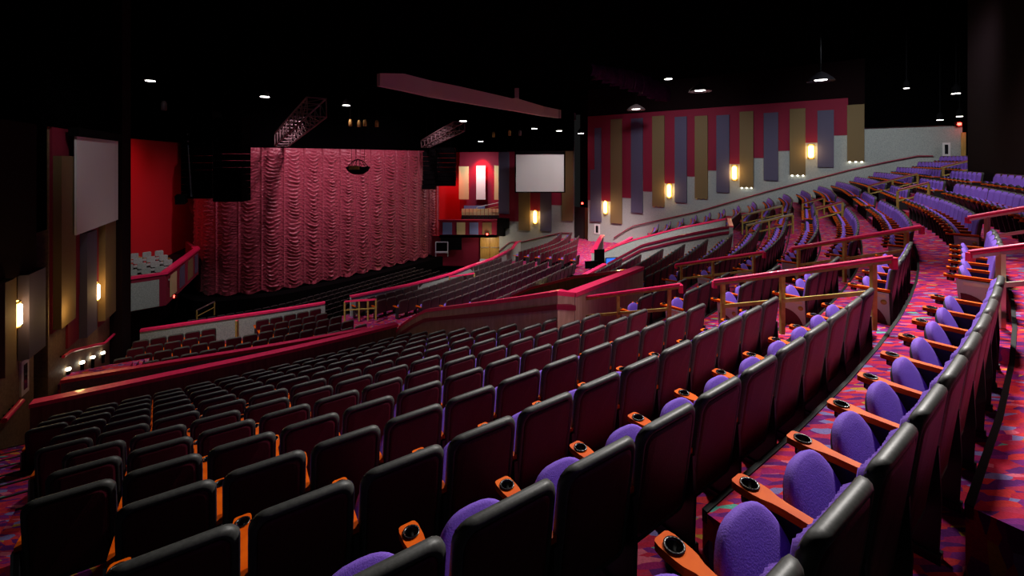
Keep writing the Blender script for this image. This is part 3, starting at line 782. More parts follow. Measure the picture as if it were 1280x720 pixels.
# --- middle wall (beside the far box)
kL = WMid.hit(624, 200)[0]; kR = WMid.hit(717, 200)[0]
mb = MB(); WMid.panel(mb, kL, kR, 0, EZ+2.0, -.3, 0); wm = mb.build('wall_middle', M['grey']); wm['kind'] = 'structure'
for x0, x1, yt, yb, m in [(624, 637, 190, 267, 'slate'), (649, 663, 188, 287.7, 'gold'), (676, 689.5, 188, 288.7, 'slate'), (703, 717, 188, 276, 'gold')]: stripe(WMid, wm, x0, x1, yt, yb, m, .16)
for x0, x1, yb in [(624, 649, 276), (649, 676, 263), (676, 703, 256)]: stripe(WMid, wm, x0, x1, 0, yb, 'crim', .05, 'crimson_panel', EZ+.9)
mb = MB(); WMid.panel(mb, kL, kR, EZ+.9, CEIL-.01, -.2, .2); mb.build('upper_wall', M['dark'], wm)
sconce(WMid, 669.5, 262, 280, 'lit amber sconce below the right projection screen', .2, 34)
wall_rail(WMid, [(624, 314), (637, 303), (646, 302), (652, 302.5), (700, 291), (716, 291)], 'dark raspberry handrail on the grey wall under the right projection screen')
kb = WMid.hit(631, 282)
mb = MB()
for x0, x1, y0, y1 in ((624, 637, 272, 284), (624, 632, 284, 294)):
    a, _ = WMid.hit(x0, y0); b, _ = WMid.hit(x1, y0); WMid.panel(mb, a, b, WMid.hit(x0, y1)[1], WMid.hit(x0, y0)[1], .06, .5)
tag(mb.build('wall_speaker', M['black']), 'black stepped cabinet on the wall beside the balcony box front', 'speaker')
# corner doorway between the two walls
pA = WMid.pt(kR, 0); pB = WRt.pt(kB, 0)
def quadwall(a, b, z0, z1, th, m, name=None, parent=None):
    a = Vector(a); b = Vector(b); d = (b-a); d.z = 0; d.normalize(); n = Vector((d.y, -d.x, 0))
    mb = MB(); mb.prism([Vector((a.x, a.y, z0)), Vector((b.x, b.y, z0)), Vector((b.x, b.y, z1)), Vector((a.x, a.y, z1))], n*th); return mb.build(name or 'wall_piece', M[m], parent)
off = Vector((1.0, 2.2, 0))
cw = quadwall(pA+off, pB+off, 0, CEIL-.01, -.3, 'dred', 'wall_corner'); cw['kind'] = 'structure'
dz = px_at(720, 256, 43).z; 
d1 = quadwall(px_at(719, 300, 43.5), px_at(732, 300, 42.6), px_at(719, 297, 43).z-.3, px_at(719, 259, 43).z, .12, 'doorblack', 'door_1'); d1['kind'] = 'structure'
d2 = quadwall(px_at(732, 300, 42.6), px_at(737, 300, 42.3), px_at(719, 297, 43).z-.3, px_at(719, 259, 43).z, .12, 'gold', 'door_frame', d1)
exit_lamp(px_at(727.5, 254, 42), 'red exit light above the corner doorway')
light('SPOT', 'red_spot', px_at(724, 150, 41), 120, RD, .2, px_at(733, 250, 43), 40)

# --- projection screens
sL = px_at(645, 193, 41.5); sR = px_at(705, 193.5, 41.5); zb_ = px_at(645, 239.5, 41.5).z
scr = empty('projection_screen', (sL.x, sL.y, zb_)); tag(scr, 'pale projection screen with black frame hanging before the striped wall', 'screen')
O = -scr.location
mb = MB(); mb.box(0, sR.x-sL.x, -.02, .02, 0, sL.z-zb_); mb.build('screen_surface', M['screen'], scr)
mb = MB(); w_, h_ = sR.x-sL.x, sL.z-zb_
mb.box(-.12, w_+.12, -.06, .06, h_, h_+.3); mb.box(-.12, w_+.12, -.06, .06, -.1, 0); mb.box(-.12, 0, -.06, .06, -.1, h_+.3); mb.box(w_, w_+.12, -.06, .06, -.1, h_+.3); mb.build('screen_frame', M['black'], scr)
k0, zt = WLf.hit(78, 170); k1, zt2 = WLf.hit(134, 177); zbL = WLf.hit(84, 293)[1]
mb = MB(); WLf.panel(mb, k0, k1, zbL, zt, .25, .30); o = mb.build('projection_screen', M['screen']); tag(o, 'tall pale projection screen on the dark left wall', 'screen')
mb = MB(); WLf.panel(mb, k0-.1, k1+.1, zt, zt+.25, .15, .38); mb.build('screen_housing', M['black'], o)

# --- left wall
ka = WLf.hit(-60, 300)[0]; kr0 = WLf.hit(42, 300)[0]; kr1 = WLf.hit(60, 300)[0]; ke = WLf.hit(149, 300)[0]
mb = MB(); WLf.panel(mb, ka, kr0, 0, CEIL-.01, -.3, 0); WLf.panel(mb, kr1, ke, 0, CEIL-.01, -.3, 0)
wl = mb.build('wall_left', M['brownwall']); wl['kind'] = 'structure'
zdoor = WLf.hit(50, 290)[1]
mb = MB(); WLf.panel(mb, kr0, kr1, zdoor, CEIL-.01, -.3, -.02); mb.build('upper_wall', M['dark'], wl)
mb = MB(); WLf.panel(mb, kr0-.2, kr1+.2, 0, zdoor+.2, -2.0, -1.7); mb.build('doorway_back', M['doorblack'], wl)
mb = MB(); WLf.panel(mb, ka, ke, EZ+.9, CEIL-.02, .0, .06); mb.build('upper_wall', M['dark'], wl)
zc = lambda x, y: WLf.hit(x, y)[1]
for x0, x1, yb in [(62, 82, 410), (82, 96, 430), (96, 122, 360), (122, 149, 396)]:
    a, b = WLf.hit(x0, 200)[0], WLf.hit(x1, 200)[0]; mb = MB(); WLf.panel(mb, a, b, zc((x0+x1)/2, yb), EZ+.9, 0, .05); mb.build('crimson_panel', M['crim'], wl)
mb = MB(); WLf.panel(mb, ka, WLf.hit(42, 200)[0], zc(5, 352), EZ+.9, 0, .05); mb.build('dark_panel', M['dred'], wl)  # near-black maroon panel over the upper wall
for x0, x1, yb, yt, m in [(-12, 3, 470, 352, 'gold'), (20, 42, 443, 340, 'slate'), (63, 82, 406, 195, 'gold'), (97, 110, 418, 290, 'slate'), (121, 135, 396, 268, 'gold')]:
    a, b = WLf.hit(x0, 200)[0], WLf.hit(x1, 200)[0]; mb = MB(); WLf.panel(mb, a, b, zc((x0+x1)/2, yb), zc((x0+x1)/2, yt), 0.03, .22); mb.build('fabric_panel', M[m], wl)
mb = MB(); WLf.panel(mb, WLf.hit(137, 200)[0], ke, 0, CEIL-.02, -.2, .35); mb.build('wall_pier', M['dred'], wl)
sconce(WLf, 12, 375, 414, 'bright amber sconce at the left edge near the lowest stairs', .12, 8)
sconce(WLf, 66, 369, 412, 'amber sconce half hidden by the gold panel beside the dark door recess', .10, 10)
sconce(WLf, 114.5, 352, 379, 'amber sconce on the left wall below the tall screen', .12, 16)
wall_rail(WLf, [(72, 447), (82, 440), (106, 434), (125, 430), (140, 416), (155, 425)], 'raspberry handrail stepping along the left wall by the floor stairs', 'pink')
wall_rail(WLf, [(-5, 528), (8, 514), (18, 503)], 'short raspberry handrail on the left wall beside the lowest stairs', 'pink', .06)
frame_poster(WLf, 24, 453, 497, 9.5, wl, 'tall white-framed poster on the left wall by the stairs')
for k_, (x, y) in enumerate([(82, 462), (99.5, 453.5), (113, 447), (126, 441.5), (141, 433)]):
    k, z = WLf.hit(x, y); o = empty('step_light', WLf.pt(k, z, .06)); tag(o, 'small white step light on the left wall, %s of five rising towards the stage' % ORD[k_], 'step light', 'left wall step lights')
    mb = MB(); mb.lathe([(0, -.05), (.055, -.03), (.055, .03), (0, .05)], 8); mb.build('lens', M['step_lamp'], o)
    mb = MB(); mb.box(-.03, .03, -.03, .03, -.35, -.05); mb.build('bracket', M['black'], o)
for i in range(7):   # carpeted steps by the left wall
    f = i/6; c = WLf.pt(2.0+4.2*f, 0, .75); mb = MB()
    T = Matrix.Translation((c.x, c.y, 0)) @ Matrix.Rotation(math.radians(28.7), 4, 'Z'); mb.box(-.72, .72, -.40, .36, EZ-7.95, EZ-6.25-1.45*f, M=T)
    mb.build('step', M['carpet'], floor)

# ------------------------------------------------------------------ left balcony box
def v3(px, py, z): return px_at(px, py, z)
A = v3(150, 350, 23.8); B = v3(205, 342, 25.1); Cc = v3(246, 311, 32.0)
hT, hB = EZ-6.6, EZ-8.45
for p in (A, B, Cc): p.z = hT
A2 = A+(A-B)*.25
box = empty('balcony_box', (B.x, B.y, hB)); tag(box, 'red balcony box with grey and striped front panels left of the curtain', 'balcony')
O = -box.location
mb = MB(); wall_strip(mb, [A2+O, B+O, Cc+O, Cc+O+Vector((-3.0, 3.0, 0))], 0, .2); mb.build('box_front', M['crim'], box)
mb = MB(); ribbon(mb, [A2+O, B+O, Cc+O, Cc+O+Vector((-.6, .6, 0))], .42, .12, .08); mb.build('cap', M['pink'], box)
mb = MB(); q = [A2, B, Cc, Cc+Vector((-6, 8, 0)), A2+Vector((-10, 2, 0))]
mb.prism([Vector((p.x, p.y, hT-.95))+O for p in q], (0, 0, -.25)); mb.build('box_floor', M['dred'], box)
def on_seg(P0_, P1_, f0, f1, z0, z1, m, name, d=.16):
    a = P0_.lerp(P1_, f0); b = P0_.lerp(P1_, f1); dr = (P1_-P0_); dr.z = 0; dr.normalize(); n = Vector((dr.y, -dr.x, 0))
    a = a+n*.09+O; b = b+n*.09+O
    mb = MB(); mb.prism([Vector((a.x, a.y, z0+O.z)), Vector((b.x, b.y, z0+O.z)), Vector((b.x, b.y, z1+O.z)), Vector((a.x, a.y, z1+O.z))], n*d); return mb.build(name, M[m], box)
on_seg(A, B, .04, .88, hB+.05, hT-.28, 'grey', 'speckled_panel', .06)
for f0, f1, m in ((.10, .26, 'cream'), (.36, .50, 'slate'), (.62, .78, 'gold'), (.86, .96, 'slate')):
    on_seg(B, Cc, f0, f1, hB+.25, hT-.3, m, 'front_panel', .05)
exit_lamp(v3(218, 370, 26.6), 'red exit light under the left balcony box')
# red wall behind the left box
lw = quadwall(v3(140, 200, 27), v3(243, 200, 39), hT-1.2, EZ+1.45, -.3, 'redwall', 'wall_box_left'); lw['kind'] = 'structure'
lw2 = quadwall(v3(140, 200, 26.9), v3(243, 200, 38.9), EZ+1.45, CEIL-.01, -.4, 'dark', 'upper_wall', lw)
lw3 = quadwall(v3(130, 200, 24.5), v3(250, 200, 38), 0, hB, -.3, 'dred', 'lower_wall', lw)
mb = MB(); 
# small chairs and rails in the box: grey padded
def box_chair(p, rz, label, cm='grey'):
    r = empty('box_chair', p, rz); tag(r, label, 'chair', 'grey chairs in the left box')
    mb = MB(); mb.box(-.22, .22, -.22, .20, .42, .50); mb.build('seat', M[cm], r)
    mb = MB(); pts = rrect(.22, .55, .92, .07, 3); slab(mb, pts, [(.02, -.03), (0, -.02), (0, .02), (.02, .03)]); o_ = mb.build('backrest', M[cm], r, True); o_.location = (0, .22, 0)
    for x in (-.19, .19):
        for y in (-.19, .19): mb = MB(); mb.bar((x, y, 0), (x, y, .42 if y < 0 else .6), .03, .03); mb.build('leg', M['black'], r)
n_ch = 0
bu = (B-A); bu.z = 0; bu.normalize(); bn = Vector((-bu.y, bu.x, 0))
for r_ in range(5):
    for c_ in range(7):
        p = A+bu*(.1+c_*.62-.15*r_)+bn*(.6+r_*.85); p.z = hT-.95
        X, Y = proj(Vector((p.x, p.y, p.z+.9)))
        if not 148 < X < 214: continue
        n_ch += 1
        p.z += .18*r_
        if r_: 
            pass
        box_chair(p, math.atan2(bn.y, bn.x)+math.pi/2+math.pi, 'grey padded chair in the left balcony box, %s from its left end, %s row back' % (ORD[c_], ORD[r_]))
for r_ in range(1, 5):
    a_ = A+bu*(-3)+bn*(.25+r_*.85); b_ = A+bu*(1.55+.3*r_*.85)+bn*(.25+r_*.85)
    mb = MB(); mb.prism([Vector((q_.x, q_.y, hT-.95))+O for q_ in (a_, b_, b_+bn*.85, a_+bn*.85)], (0, 0, .18*r_)); mb.build('box_step', M['dred'], box)
railing3('brass railing at the back of the left balcony box', [v3(150, 322, 27.5), v3(163, 318, 28.5), v3(184, 324, 29)], .8, 'brass')
railing3('brass railing beside the steps in the left balcony box', [v3(203, 322, 30), v3(212, 323, 31)], .8, 'brass')

# ------------------------------------------------------------------ far (right) box beside the curtain
zf = 46.5
bx0, bx1 = 549, 621
a = v3(bx0, 276, zf); b = v3(bx1, 276, zf); zt_ = a.z; zb_ = v3(0, 297, zf).z
rb = empty('balcony_box', (a.x, a.y, zb_)); tag(rb, 'far balcony box with four blue and beige front panels above the wooden doors', 'balcony')
O = -rb.location
mb = MB(); mb.box(0, b.x-a.x, 0, .2, 0, zt_-zb_); mb.box(0, b.x-a.x, 0, 5.5, 0, .3); mb.build('box_front', M['crim'], rb)
mb = MB(); mb.box(-.1, b.x-a.x+.1, -.12, .3, zt_-zb_, zt_-zb_+.12); mb.build('cap', M['dpink'], rb)
for x0, x1, m in ((553.5, 565, 'bluep'), (571, 581.5, 'cream'), (587, 598, 'bluep'), (603, 614.5, 'gold')):
    p = v3(x0, 278, zf)+O; q = v3(x1, 293, zf)+O; mb = MB(); mb.box(p.x, q.x, -.08, 0, q.z, p.z); mb.build('front_panel', M[m], rb)
exit_lamp(v3(609, 292.5, zf-.3), 'red exit light on the far balcony box front')
# red bay behind
bay = quadwall(v3(545, 200, 52.4), v3(632, 200, 51), 0, EZ+1.2, -.3, 'redwall', 'wall_bay'); bay['kind'] = 'structure'
quadwall(v3(546, 200, 48), v3(545, 200, 52.3), zb_, EZ+1.2, -.2, 'redwall', 'side_wall', bay)
quadwall(v3(575, 200, 50.9), v3(624, 200, 50.1), v3(0, 262, 50).z-.3, EZ+1.2, .1, 'crim', 'bay_panel', bay)
for x0, x1, y0, y1, m in ((574, 586, 208, 249, 'cream'), (595.5, 607, 207, 249, 'white'), (618, 624, 207, 249, 'cream')):
    quadwall(v3(x0, 200, 50.0-(x0-574)*.012), v3(x1, 200, 50.0-(x1-574)*.012), v3(0, y1, 50).z, v3(0, y0, 50).z, .12, m, 'bay_stripe', bay)
upb = quadwall(v3(520, 200, 47.5), v3(640, 200, 46), v3(0, 190, 46.5).z, CEIL-.01, -.2, 'dark', 'upper_wall', bay)
light('SPOT', 'red_spot', v3(601, 186, 49.0), 2000, RD, .15, v3(600, 250, 50.3), 75)
light('SPOT', 'red_spot', v3(566, 200, 49), 700, RD, .2, v3(556, 260, 51), 80)
light('AREA', 'bay_light', v3(596, 200, 47.2), 160, W, .6, v3(597, 250, 50))
# rows of seats in the far box
for r_ in range(4):
    for c_ in range(10):
        p = v3(579+4.8*c_, 200, 47.3+.75*r_); p.z = zt_-.75+.28*r_+.0
        X, Y = proj(p)
        if X > 624: continue
        g_ = empty('box_chair', p, math.pi*0); tag(g_, 'pale chair in the far balcony box, %s across, %s row back' % (ORD[c_], ORD[r_]), 'chair', 'chairs in the far box')
        mb = MB(); mb.box(-.19, .19, -.2, .15, .40, .47); mb.build('seat', M['maroon'], g_)
        mb = MB(); mb.box(-.19, .19, .15, .20, .45, .85); mb.build('backrest', M['cream'] if r_ > 1 else M['side'], g_)
        mb = MB()
        for x in (-.16, .16):
            for y in (-.16, .16): mb.bar((x, y, 0), (x, y, .42), .025, .025)
        mb.build('legs', M['black'], g_)
    mb = MB(); p = v3(577, 200, 47.3+.75*r_)+O; mb.box(p.x, p.x+5, p.y-.3, p.y+.45, .25, zt_-.75+.28*r_+O.z); mb.build('box_step', M['dred'], rb)
mb = MB(); p0 = v3(580, 257, 50); p1 = v3(606, 257, 50); mb.box(p0.x, p1.x, 49.9, 50, p0.z-.35, p0.z); tag(mb.build('back_counter', M['bluep']), 'low blue-grey counter behind the far box chairs', 'counter')
p0 = v3(596, 259, 49.2); p1 = v3(624, 253, 48.6)
railing3('pale railing at the back of the far balcony box', [p0, p1], .5, 'offwhite')
# doors and wall below the far box
lwall = quadwall(v3(540, 200, 47.5), v3(626, 200, 47.0), 0, zb_+.05, -.2, 'crim', 'wall_below_box'); lwall['kind'] = 'structure'
dd = empty('door', v3(612, 321, 46.9)); dd.name = 'door_2'; dd['kind'] = 'structure'; O = -dd.location
for x0, x1 in ((600.5, 611.8), (612.4, 624)):
    p = v3(x0, 296.5, 46.9)+O; q = v3(x1, 325, 46.9)+O; mb = MB(); mb.box(p.x, q.x, -.05, .05, q.z, p.z); o = mb.build('door_leaf', M['door'], dd)
    mb = MB(); zz = (v3(0, 309, 46.9)+O).z; mb.box(p.x+.08, q.x-.08, -.12, -.05, zz-.04, zz+.04); mb.build('push_bar', M['satin'], o)
light('POINT', 'door_fill', v3(611, 303, 45.2), 60, (1, .85, .6), .2)  # point lamp added only to brighten the wooden doors
mb = MB(); p = v3(551, 297, 46.6); q = v3(577, 312, 46.6); mb.box(p.x, q.x, 46.4, 46.7, q.z, p.z); tag(mb.build('black_board', M['black']), 'black board below the far balcony box', 'board')
# equipment cart beside the stage edge
ct = empty('equipment_cart', v3(552, 321, 44.5)); tag(ct, 'pale framed cart with black back beside the stage end', 'cart')
w_ = .62; h_ = 1.5
mb = MB(); mb.box(-w_, w_, .1, .15, .55, h_); mb.build('back_board', M['black'], ct)
mb = MB(); mb.bar((-w_, .1, 0), (-w_, .1, h_), .1, .08); mb.bar((w_, .1, 0), (w_, .1, h_), .1, .08); mb.bar((-w_, .1, h_), (w_, .1, h_), .06, .06); mb.bar((-w_, -.1, .5), (w_, -.1, .5), .3, .12); mb.build('cart_frame', M['panel_grey'], ct)

# ------------------------------------------------------------------ stage and curtain
def catmull(pts, n):
    out = []; P_ = [pts[0]+(pts[0]-pts[1])]+pts+[pts[-1]+(pts[-1]-pts[-2])]
    for i in range(1, len(P_)-2):
        for k in range(n):
            t = k/n; a, b, c, d = P_[i-1:i+3]
            out.append(.5*((2*b)+(c-a)*t+(2*a-5*b+4*c-d)*t*t+(3*b-a-3*c+d)*t**3))
    out.append(pts[-1]); return out
cur = [(-27.3, 37.6), (-25.3, 35.0), (-22.9, 33.6), (-19.3, 34.76), (-17.05, 36.83), (-14.61, 39.45), (-11.35, 43.8), (-8.4, 48.6)]
path = catmull([Vector((x, y, 0)) for x, y in cur], 60)
cl = [0]
for i in range(1, len(path)): cl.append(cl[-1]+(path[i]-path[i-1]).length)
TOT = cl[-1]
def at(u):
    u = max(0, min(TOT, u)); lo = np.searchsorted(cl, u); lo = max(1, min(len(cl)-1, lo)); f = (u-cl[lo-1])/(cl[lo]-cl[lo-1]+1e-9)
    p = path[lo-1].lerp(path[lo], f); d = (path[lo]-path[lo-1]).normalized(); return p, Vector((d.y, -d.x, 0))
NC = 18; CW = TOT/NC; zc0, zc1 = EZ-10.3, EZ+.98
curtain = empty('stage_curtain', (path[180].x, path[180].y, zc0)); tag(curtain, 'tall rose austrian stage curtain gathered in scalloped swags', 'curtain')
nu, nv = 18, 260
for c in range(NC):
    rr = random.Random(c); O = -curtain.location; vs = []; ph = rr.random()
    bot = zc0-.12*0
    jit = [rr.uniform(-.25, .25) for _ in range(60)]
    for j in range(nv+1):
        v = j/nv; z = zc0+(zc1-zc0)*v
        for i in range(nu+1):
            u = i/nu; p, n = at((c+u)*CW); e = 4*u*(1-u)
            es = e
            sag = .95*es+.06*math.sin(9*u+c)
            ww = (z+sag)/.30+ph+.30*math.sin(z*1.3+c*2.1)+.25*math.sin(7*u+z*2+c); kk = int(math.floor(ww)) % 60; fr = ww-math.floor(ww)
            fold = (fr**1.5)*(.19+.22*jit[kk])*(.25+.75*e**.5)
            topf = min(1, (zc1-z)/.6)
            seam = .16*max(0, 1-min(u, 1-u)/.06)
            d = .04+.11*e*(.35+.65*topf)+fold*topf+seam+(.03*math.sin(u*40)*(1-topf))+.02*math.sin(z*19+u*7+c)*e
            zz = z if j else z-.22*e
            q = p+n*d
            vs.append(Vector((q.x, q.y, zz))+O)
    fs = [(j*(nu+1)+i, j*(nu+1)+i+1, (j+1)*(nu+1)+i+1, (j+1)*(nu+1)+i) for j in range(nv) for i in range(nu)]
    mb = MB(); mb.add(vs, fs, 0, True); mb.build('swag_panel', M['curtain'], curtain)
# stage platform under and in front of the curtain
mb = MB(); st = []
for k in range(0, 41):
    p, n = at(TOT*k/40); st.append(p+n*1.3)
bk = [at(0)[0]+Vector((-.6, 1.6, 0)), at(TOT)[0]+Vector((-2, 1, 0))]
poly = [Vector((p.x, p.y, 0)) for p in st]+[Vector((bk[1].x, bk[1].y, 0)), Vector((bk[0].x, bk[0].y, 0))]
mb.prism(poly, (0, 0, zc0-.28)); tag(mb.build('stage', M['black']), 'black stage platform projecting under the curtain', 'stage')
# stage steps
for lab, x, y, z, w_ in (('black stage steps below the curtain, left of centre', 380, 372, 35.5, .8),):
    b_ = v3(x, y, z); o = empty('stage_steps', (b_.x, b_.y, 0), math.radians(35)); tag(o, lab, 'steps')
    for k in range(5):
        mb = MB(); mb.box(-.75, .75, .3*k, .3*k+.3, 0, .2*(k+1)); t_ = mb.build('step', M['black'], o)
        mb = MB(); mb.box(-.75, .75, .3*k-.01, .3*k+.03, .2*(k+1)-.02, .2*(k+1)+.01); mb.build('nosing', M['steel'], t_)
railing3('thin dark metal railing on the pit floor left of the stage front', [v3(246, 388, 30.4), v3(268, 377, 32.3)], 1.0, 'steel')
# masking walls beside and above the curtain
mk = quadwall(v3(225, 200, 41), v3(225, 200, 41)+Vector((24, 22, 0)), 0, CEIL-.01, -.3, 'dark', 'wall_stage'); mk['kind'] = 'structure'
bd = [at(TOT*k/30)[0]+at(TOT*k/30)[1]*(-.3) for k in range(31)]
mb = MB(); wall_strip(mb, [Vector((p.x, p.y, CEIL-.01)) for p in bd], zc1-.15, .15); o = mb.build('curtain_border', M['dark'], mk)

# ------------------------------------------------------------------ ceiling and what hangs from it
mb = MB(); mb.box(-36, 36, -8, 64, CEIL, CEIL+.3); ce = mb.build('ceiling', M['dark']); ce['kind'] = 'structure'
# curved soffit fascia
top = [(475, 91.5), (505, 92), (540, 101), (575, 108), (610, 116), (640, 123), (645, 122.5), (680, 133), (720, 141.5)]
botm = [(475, 107), (505, 113), (540, 121), (575, 127), (610, 133), (640, 138), (645, 138.6), (680, 145), (720, 150)]
HS = 4.2
vs = []
for (x, y), (x2, y2) in zip(top, botm):
    z = F*HS/(200-y2); p = px_at(x, y2, z); q = px_at(x, y, z); vs.append((p, q))
mb = MB()
n_ = len(vs); V_ = []
for p, q in vs: V_ += [p, q, q+Vector((-.25, .25, 0)), p+Vector((-.25, .25, 0))]
fs = []
for k in range(n_-1):
    a_ = 4*k; fs += [(a_, a_+4, a_+5, a_+1), (a_+1, a_+5, a_+6, a_+2), (a_+2, a_+6, a_+7, a_+3), (a_+3, a_+7, a_+4, a_)]
fs += [(0, 1, 2, 3), (4*n_-4, 4*n_-1, 4*n_-2, 4*n_-3)]
mb.add(V_, fs); tag(mb.build('ceiling_fascia', M['fascia'], None, True), 'long pale curved fascia hanging under the black ceiling', 'fascia')
p = px_at(646, 128, 40.5); mb = MB(); mb.bar(p, p+Vector((0, 0, 2.5)), .55, .4); tag(mb.build('fascia_post', M['fascia']), 'pale upright post standing above the curved fascia', 'post')
# plum valance
top = [(738, 80), (760, 84), (785, 88), (810, 97), (833, 108)]; bo_ = [(738, 95), (760, 104), (785, 111), (810, 121), (831, 127)]
vs = []
for k in range(61):
    f = k/60*4; i = min(3, int(f)); g = f-i
    x = top[i][0]+(top[i+1][0]-top[i][0])*g; y0 = top[i][1]+(top[i+1][1]-top[i][1])*g; y1 = bo_[i][1]+(bo_[i+1][1]-bo_[i][1])*g+1.2*abs(math.sin(k*.42))
    z = F*2.9/(200-y1)*1.0; w_ = .18*math.sin(k*.9)+.1*math.sin(k*2.3)
    for j in range(7):
        v = j/6; p = px_at(x, y1+(y0-y1)*v, z); vs.append(p+Vector((.5, -.86, 0))*(w_*(1-v*.5)+.12*math.sin(v*3)))
fs = [(k*7+j, (k+1)*7+j, (k+1)*7+j+1, k*7+j+1) for k in range(60) for j in range(6)]
mb = MB(); mb.add(vs, fs, 0, True); vs2 = [Vector(v)+Vector((.2, .3, .05)) for v in vs]; mb.add(vs2, [f[::-1] for f in fs], 0, True)
tag(mb.build('valance', M['valance'], None), 'bunched plum fabric valance hanging from the ceiling', 'valance')
# trusses
def truss(label, a, b, w, h, n, m='steel'):
    a = Vector(a); b = Vector(b); d = (b-a).normalized(); r = d.cross(Vector((0, 0, 1))).normalized(); u = r.cross(d).normalized()
    root = empty('lighting_truss', a); tag(root, label, 'truss'); O = -a
    ch = [(-1, -1), (1, -1), (1, 1), (-1, 1)]
    c0 = [a+r*(x*w/2)+u*(y*h/2)+O for x, y in ch]; c1 = [b+r*(x*w/2)+u*(y*h/2)+O for x, y in ch]
    for p, q in zip(c0, c1): mb = MB(); mb.tube([p, q], .05, 6); mb.build('chord', M[m], root)
    for k in range(n+1):
        f = k/n; f2 = (k+1)/n
        for i in range(4):
            j = (i+1) % 4; mb = MB(); mb.tube([c0[i].lerp(c1[i], f), c0[j].lerp(c1[j], f)], .035, 5)
            if k < n: mb.tube([c0[i].lerp(c1[i], f), c0[j].lerp(c1[j], f2)], .022, 4)
            mb.build('brace', M[m], root)
    return root
truss('steel truss climbing towards us above the left half of the curtain', px_at(352, 175, 34), px_at(396, 134, 23), .95, 1.0, 9)
truss('steel truss above the right end of the curtain, partly behind clutter', px_at(532, 180, 44), px_at(574, 158, 34), .9, .7, 8)
# line array speakers
def line_array(label, x0, x1, y0, y1, z, n, curve=.0, tilt=0):
    a = px_at(x0, y0, z); b = px_at(x1, y1, z); w = b.x-a.x; hgt = a.z-b.z
    root = empty('line_array_speaker', ((a.x+b.x)/2, z, b.z)); tag(root, label, 'speaker')
    hh = hgt/n
    for k in range(n):
        f = k/(n-1); sh = curve*(f-.3)**2
        mb = MB(); zc_ = hgt-hh*(k+.5)
        T = Matrix.Translation((0, -.1-sh, zc_)) @ Matrix.Rotation(tilt*f, 4, 'X')
        mb.box(-w/2, w/2, -.45, .45, -hh*.47, hh*.47, M=T); mb.box(-w*.46, w*.46, -.47, -.45, -hh*.40, hh*.40, M=T)
        c = mb.build('cabinet', M['black'], root)
    mb = MB(); mb.box(-w*.45, w*.45, -.4, .4, hgt, hgt+.12); mb.build('fly_bar', M['black'], root)
    for x in (-w*.3, w*.3): mb = MB(); mb.tube([(x, 0, hgt+.1), (x, 0, CEIL-b.z-.02)], .025, 5); mb.build('chain', M['black'], root)
    return root
la = line_array('wider black speaker array with pale edge in front of the left box', 235, 273, 142, 247.5, 27, 12, .0)
p = px_at(234.5, 160, 26.5); mb = MB(); mb.bar(p, px_at(239.5, 246, 26.4), .09, .05); mb.build('edge_strip', M['panel_grey'], None)
es = bpy.context.scene.objects['edge_strip']; es.parent = la; es.location = -la.location
line_array('narrower black speaker array overlapping the curtain left edge', 274, 309, 150, 251.5, 26, 12, .0)
r_ = line_array('black speaker array hanging at the right end of the curtain', 538, 570, 186, 232, 43.5, 8, .8)
line_array('small black column speaker just left of the far array', 530, 546, 190, 236, 43.0, 8, 1.0)
# small hanging speaker
hs = empty('hanging_speaker', px_at(226.5, 249, 25)); tag(hs, 'small black speaker hanging before the red box wall', 'speaker')
mb = MB(); mb.box(-.24, .24, -.22, .22, -.25, .25, M=Matrix.Rotation(.35, 4, 'Z') @ Matrix.Rotation(.2, 4, 'X')); mb.build('cabinet', M['black'], hs)
mb = MB(); mb.tube([(0, 0, .25), (0, 0, CEIL-hs.location.z-.02)], .015, 4); mb.build('cable', M['black'], hs)
# round net fixture hanging before the curtain
rn = empty('hanging_basket', px_at(447.5, 210, 30)); tag(rn, 'round dark wire basket with brass box hanging before the curtain', 'basket')
mb = MB(); prof = [(.001, -.46), (.35, -.42), (.66, -.22), (.82, .06), (.78, .09), (.60, -.16), (.33, -.34), (.001, -.38)]; mb.lathe(prof, 20); mb.build('bowl', M['black'], rn)
mb = MB(); mb.box(-.32, .36, -.88, -.62, -.10, .16); mb.build('brass_box', M['brass'], rn)
mb = MB()
for k in range(12):
    a_ = k*math.pi/6; mb.tube([(.72*math.cos(a_), .72*math.sin(a_), .03), (.35*math.cos(a_), .35*math.sin(a_), .5), (0, 0, .62)], .02, 4)
mb.build('wire_cage', M['black'], rn)
for x in (-.45, -.15, .15, .45): mb = MB(); mb.tube([(x, 0, .3), (x, 0, CEIL-rn.location.z-.02)], .012, 4); mb.build('cable', M['black'], rn)
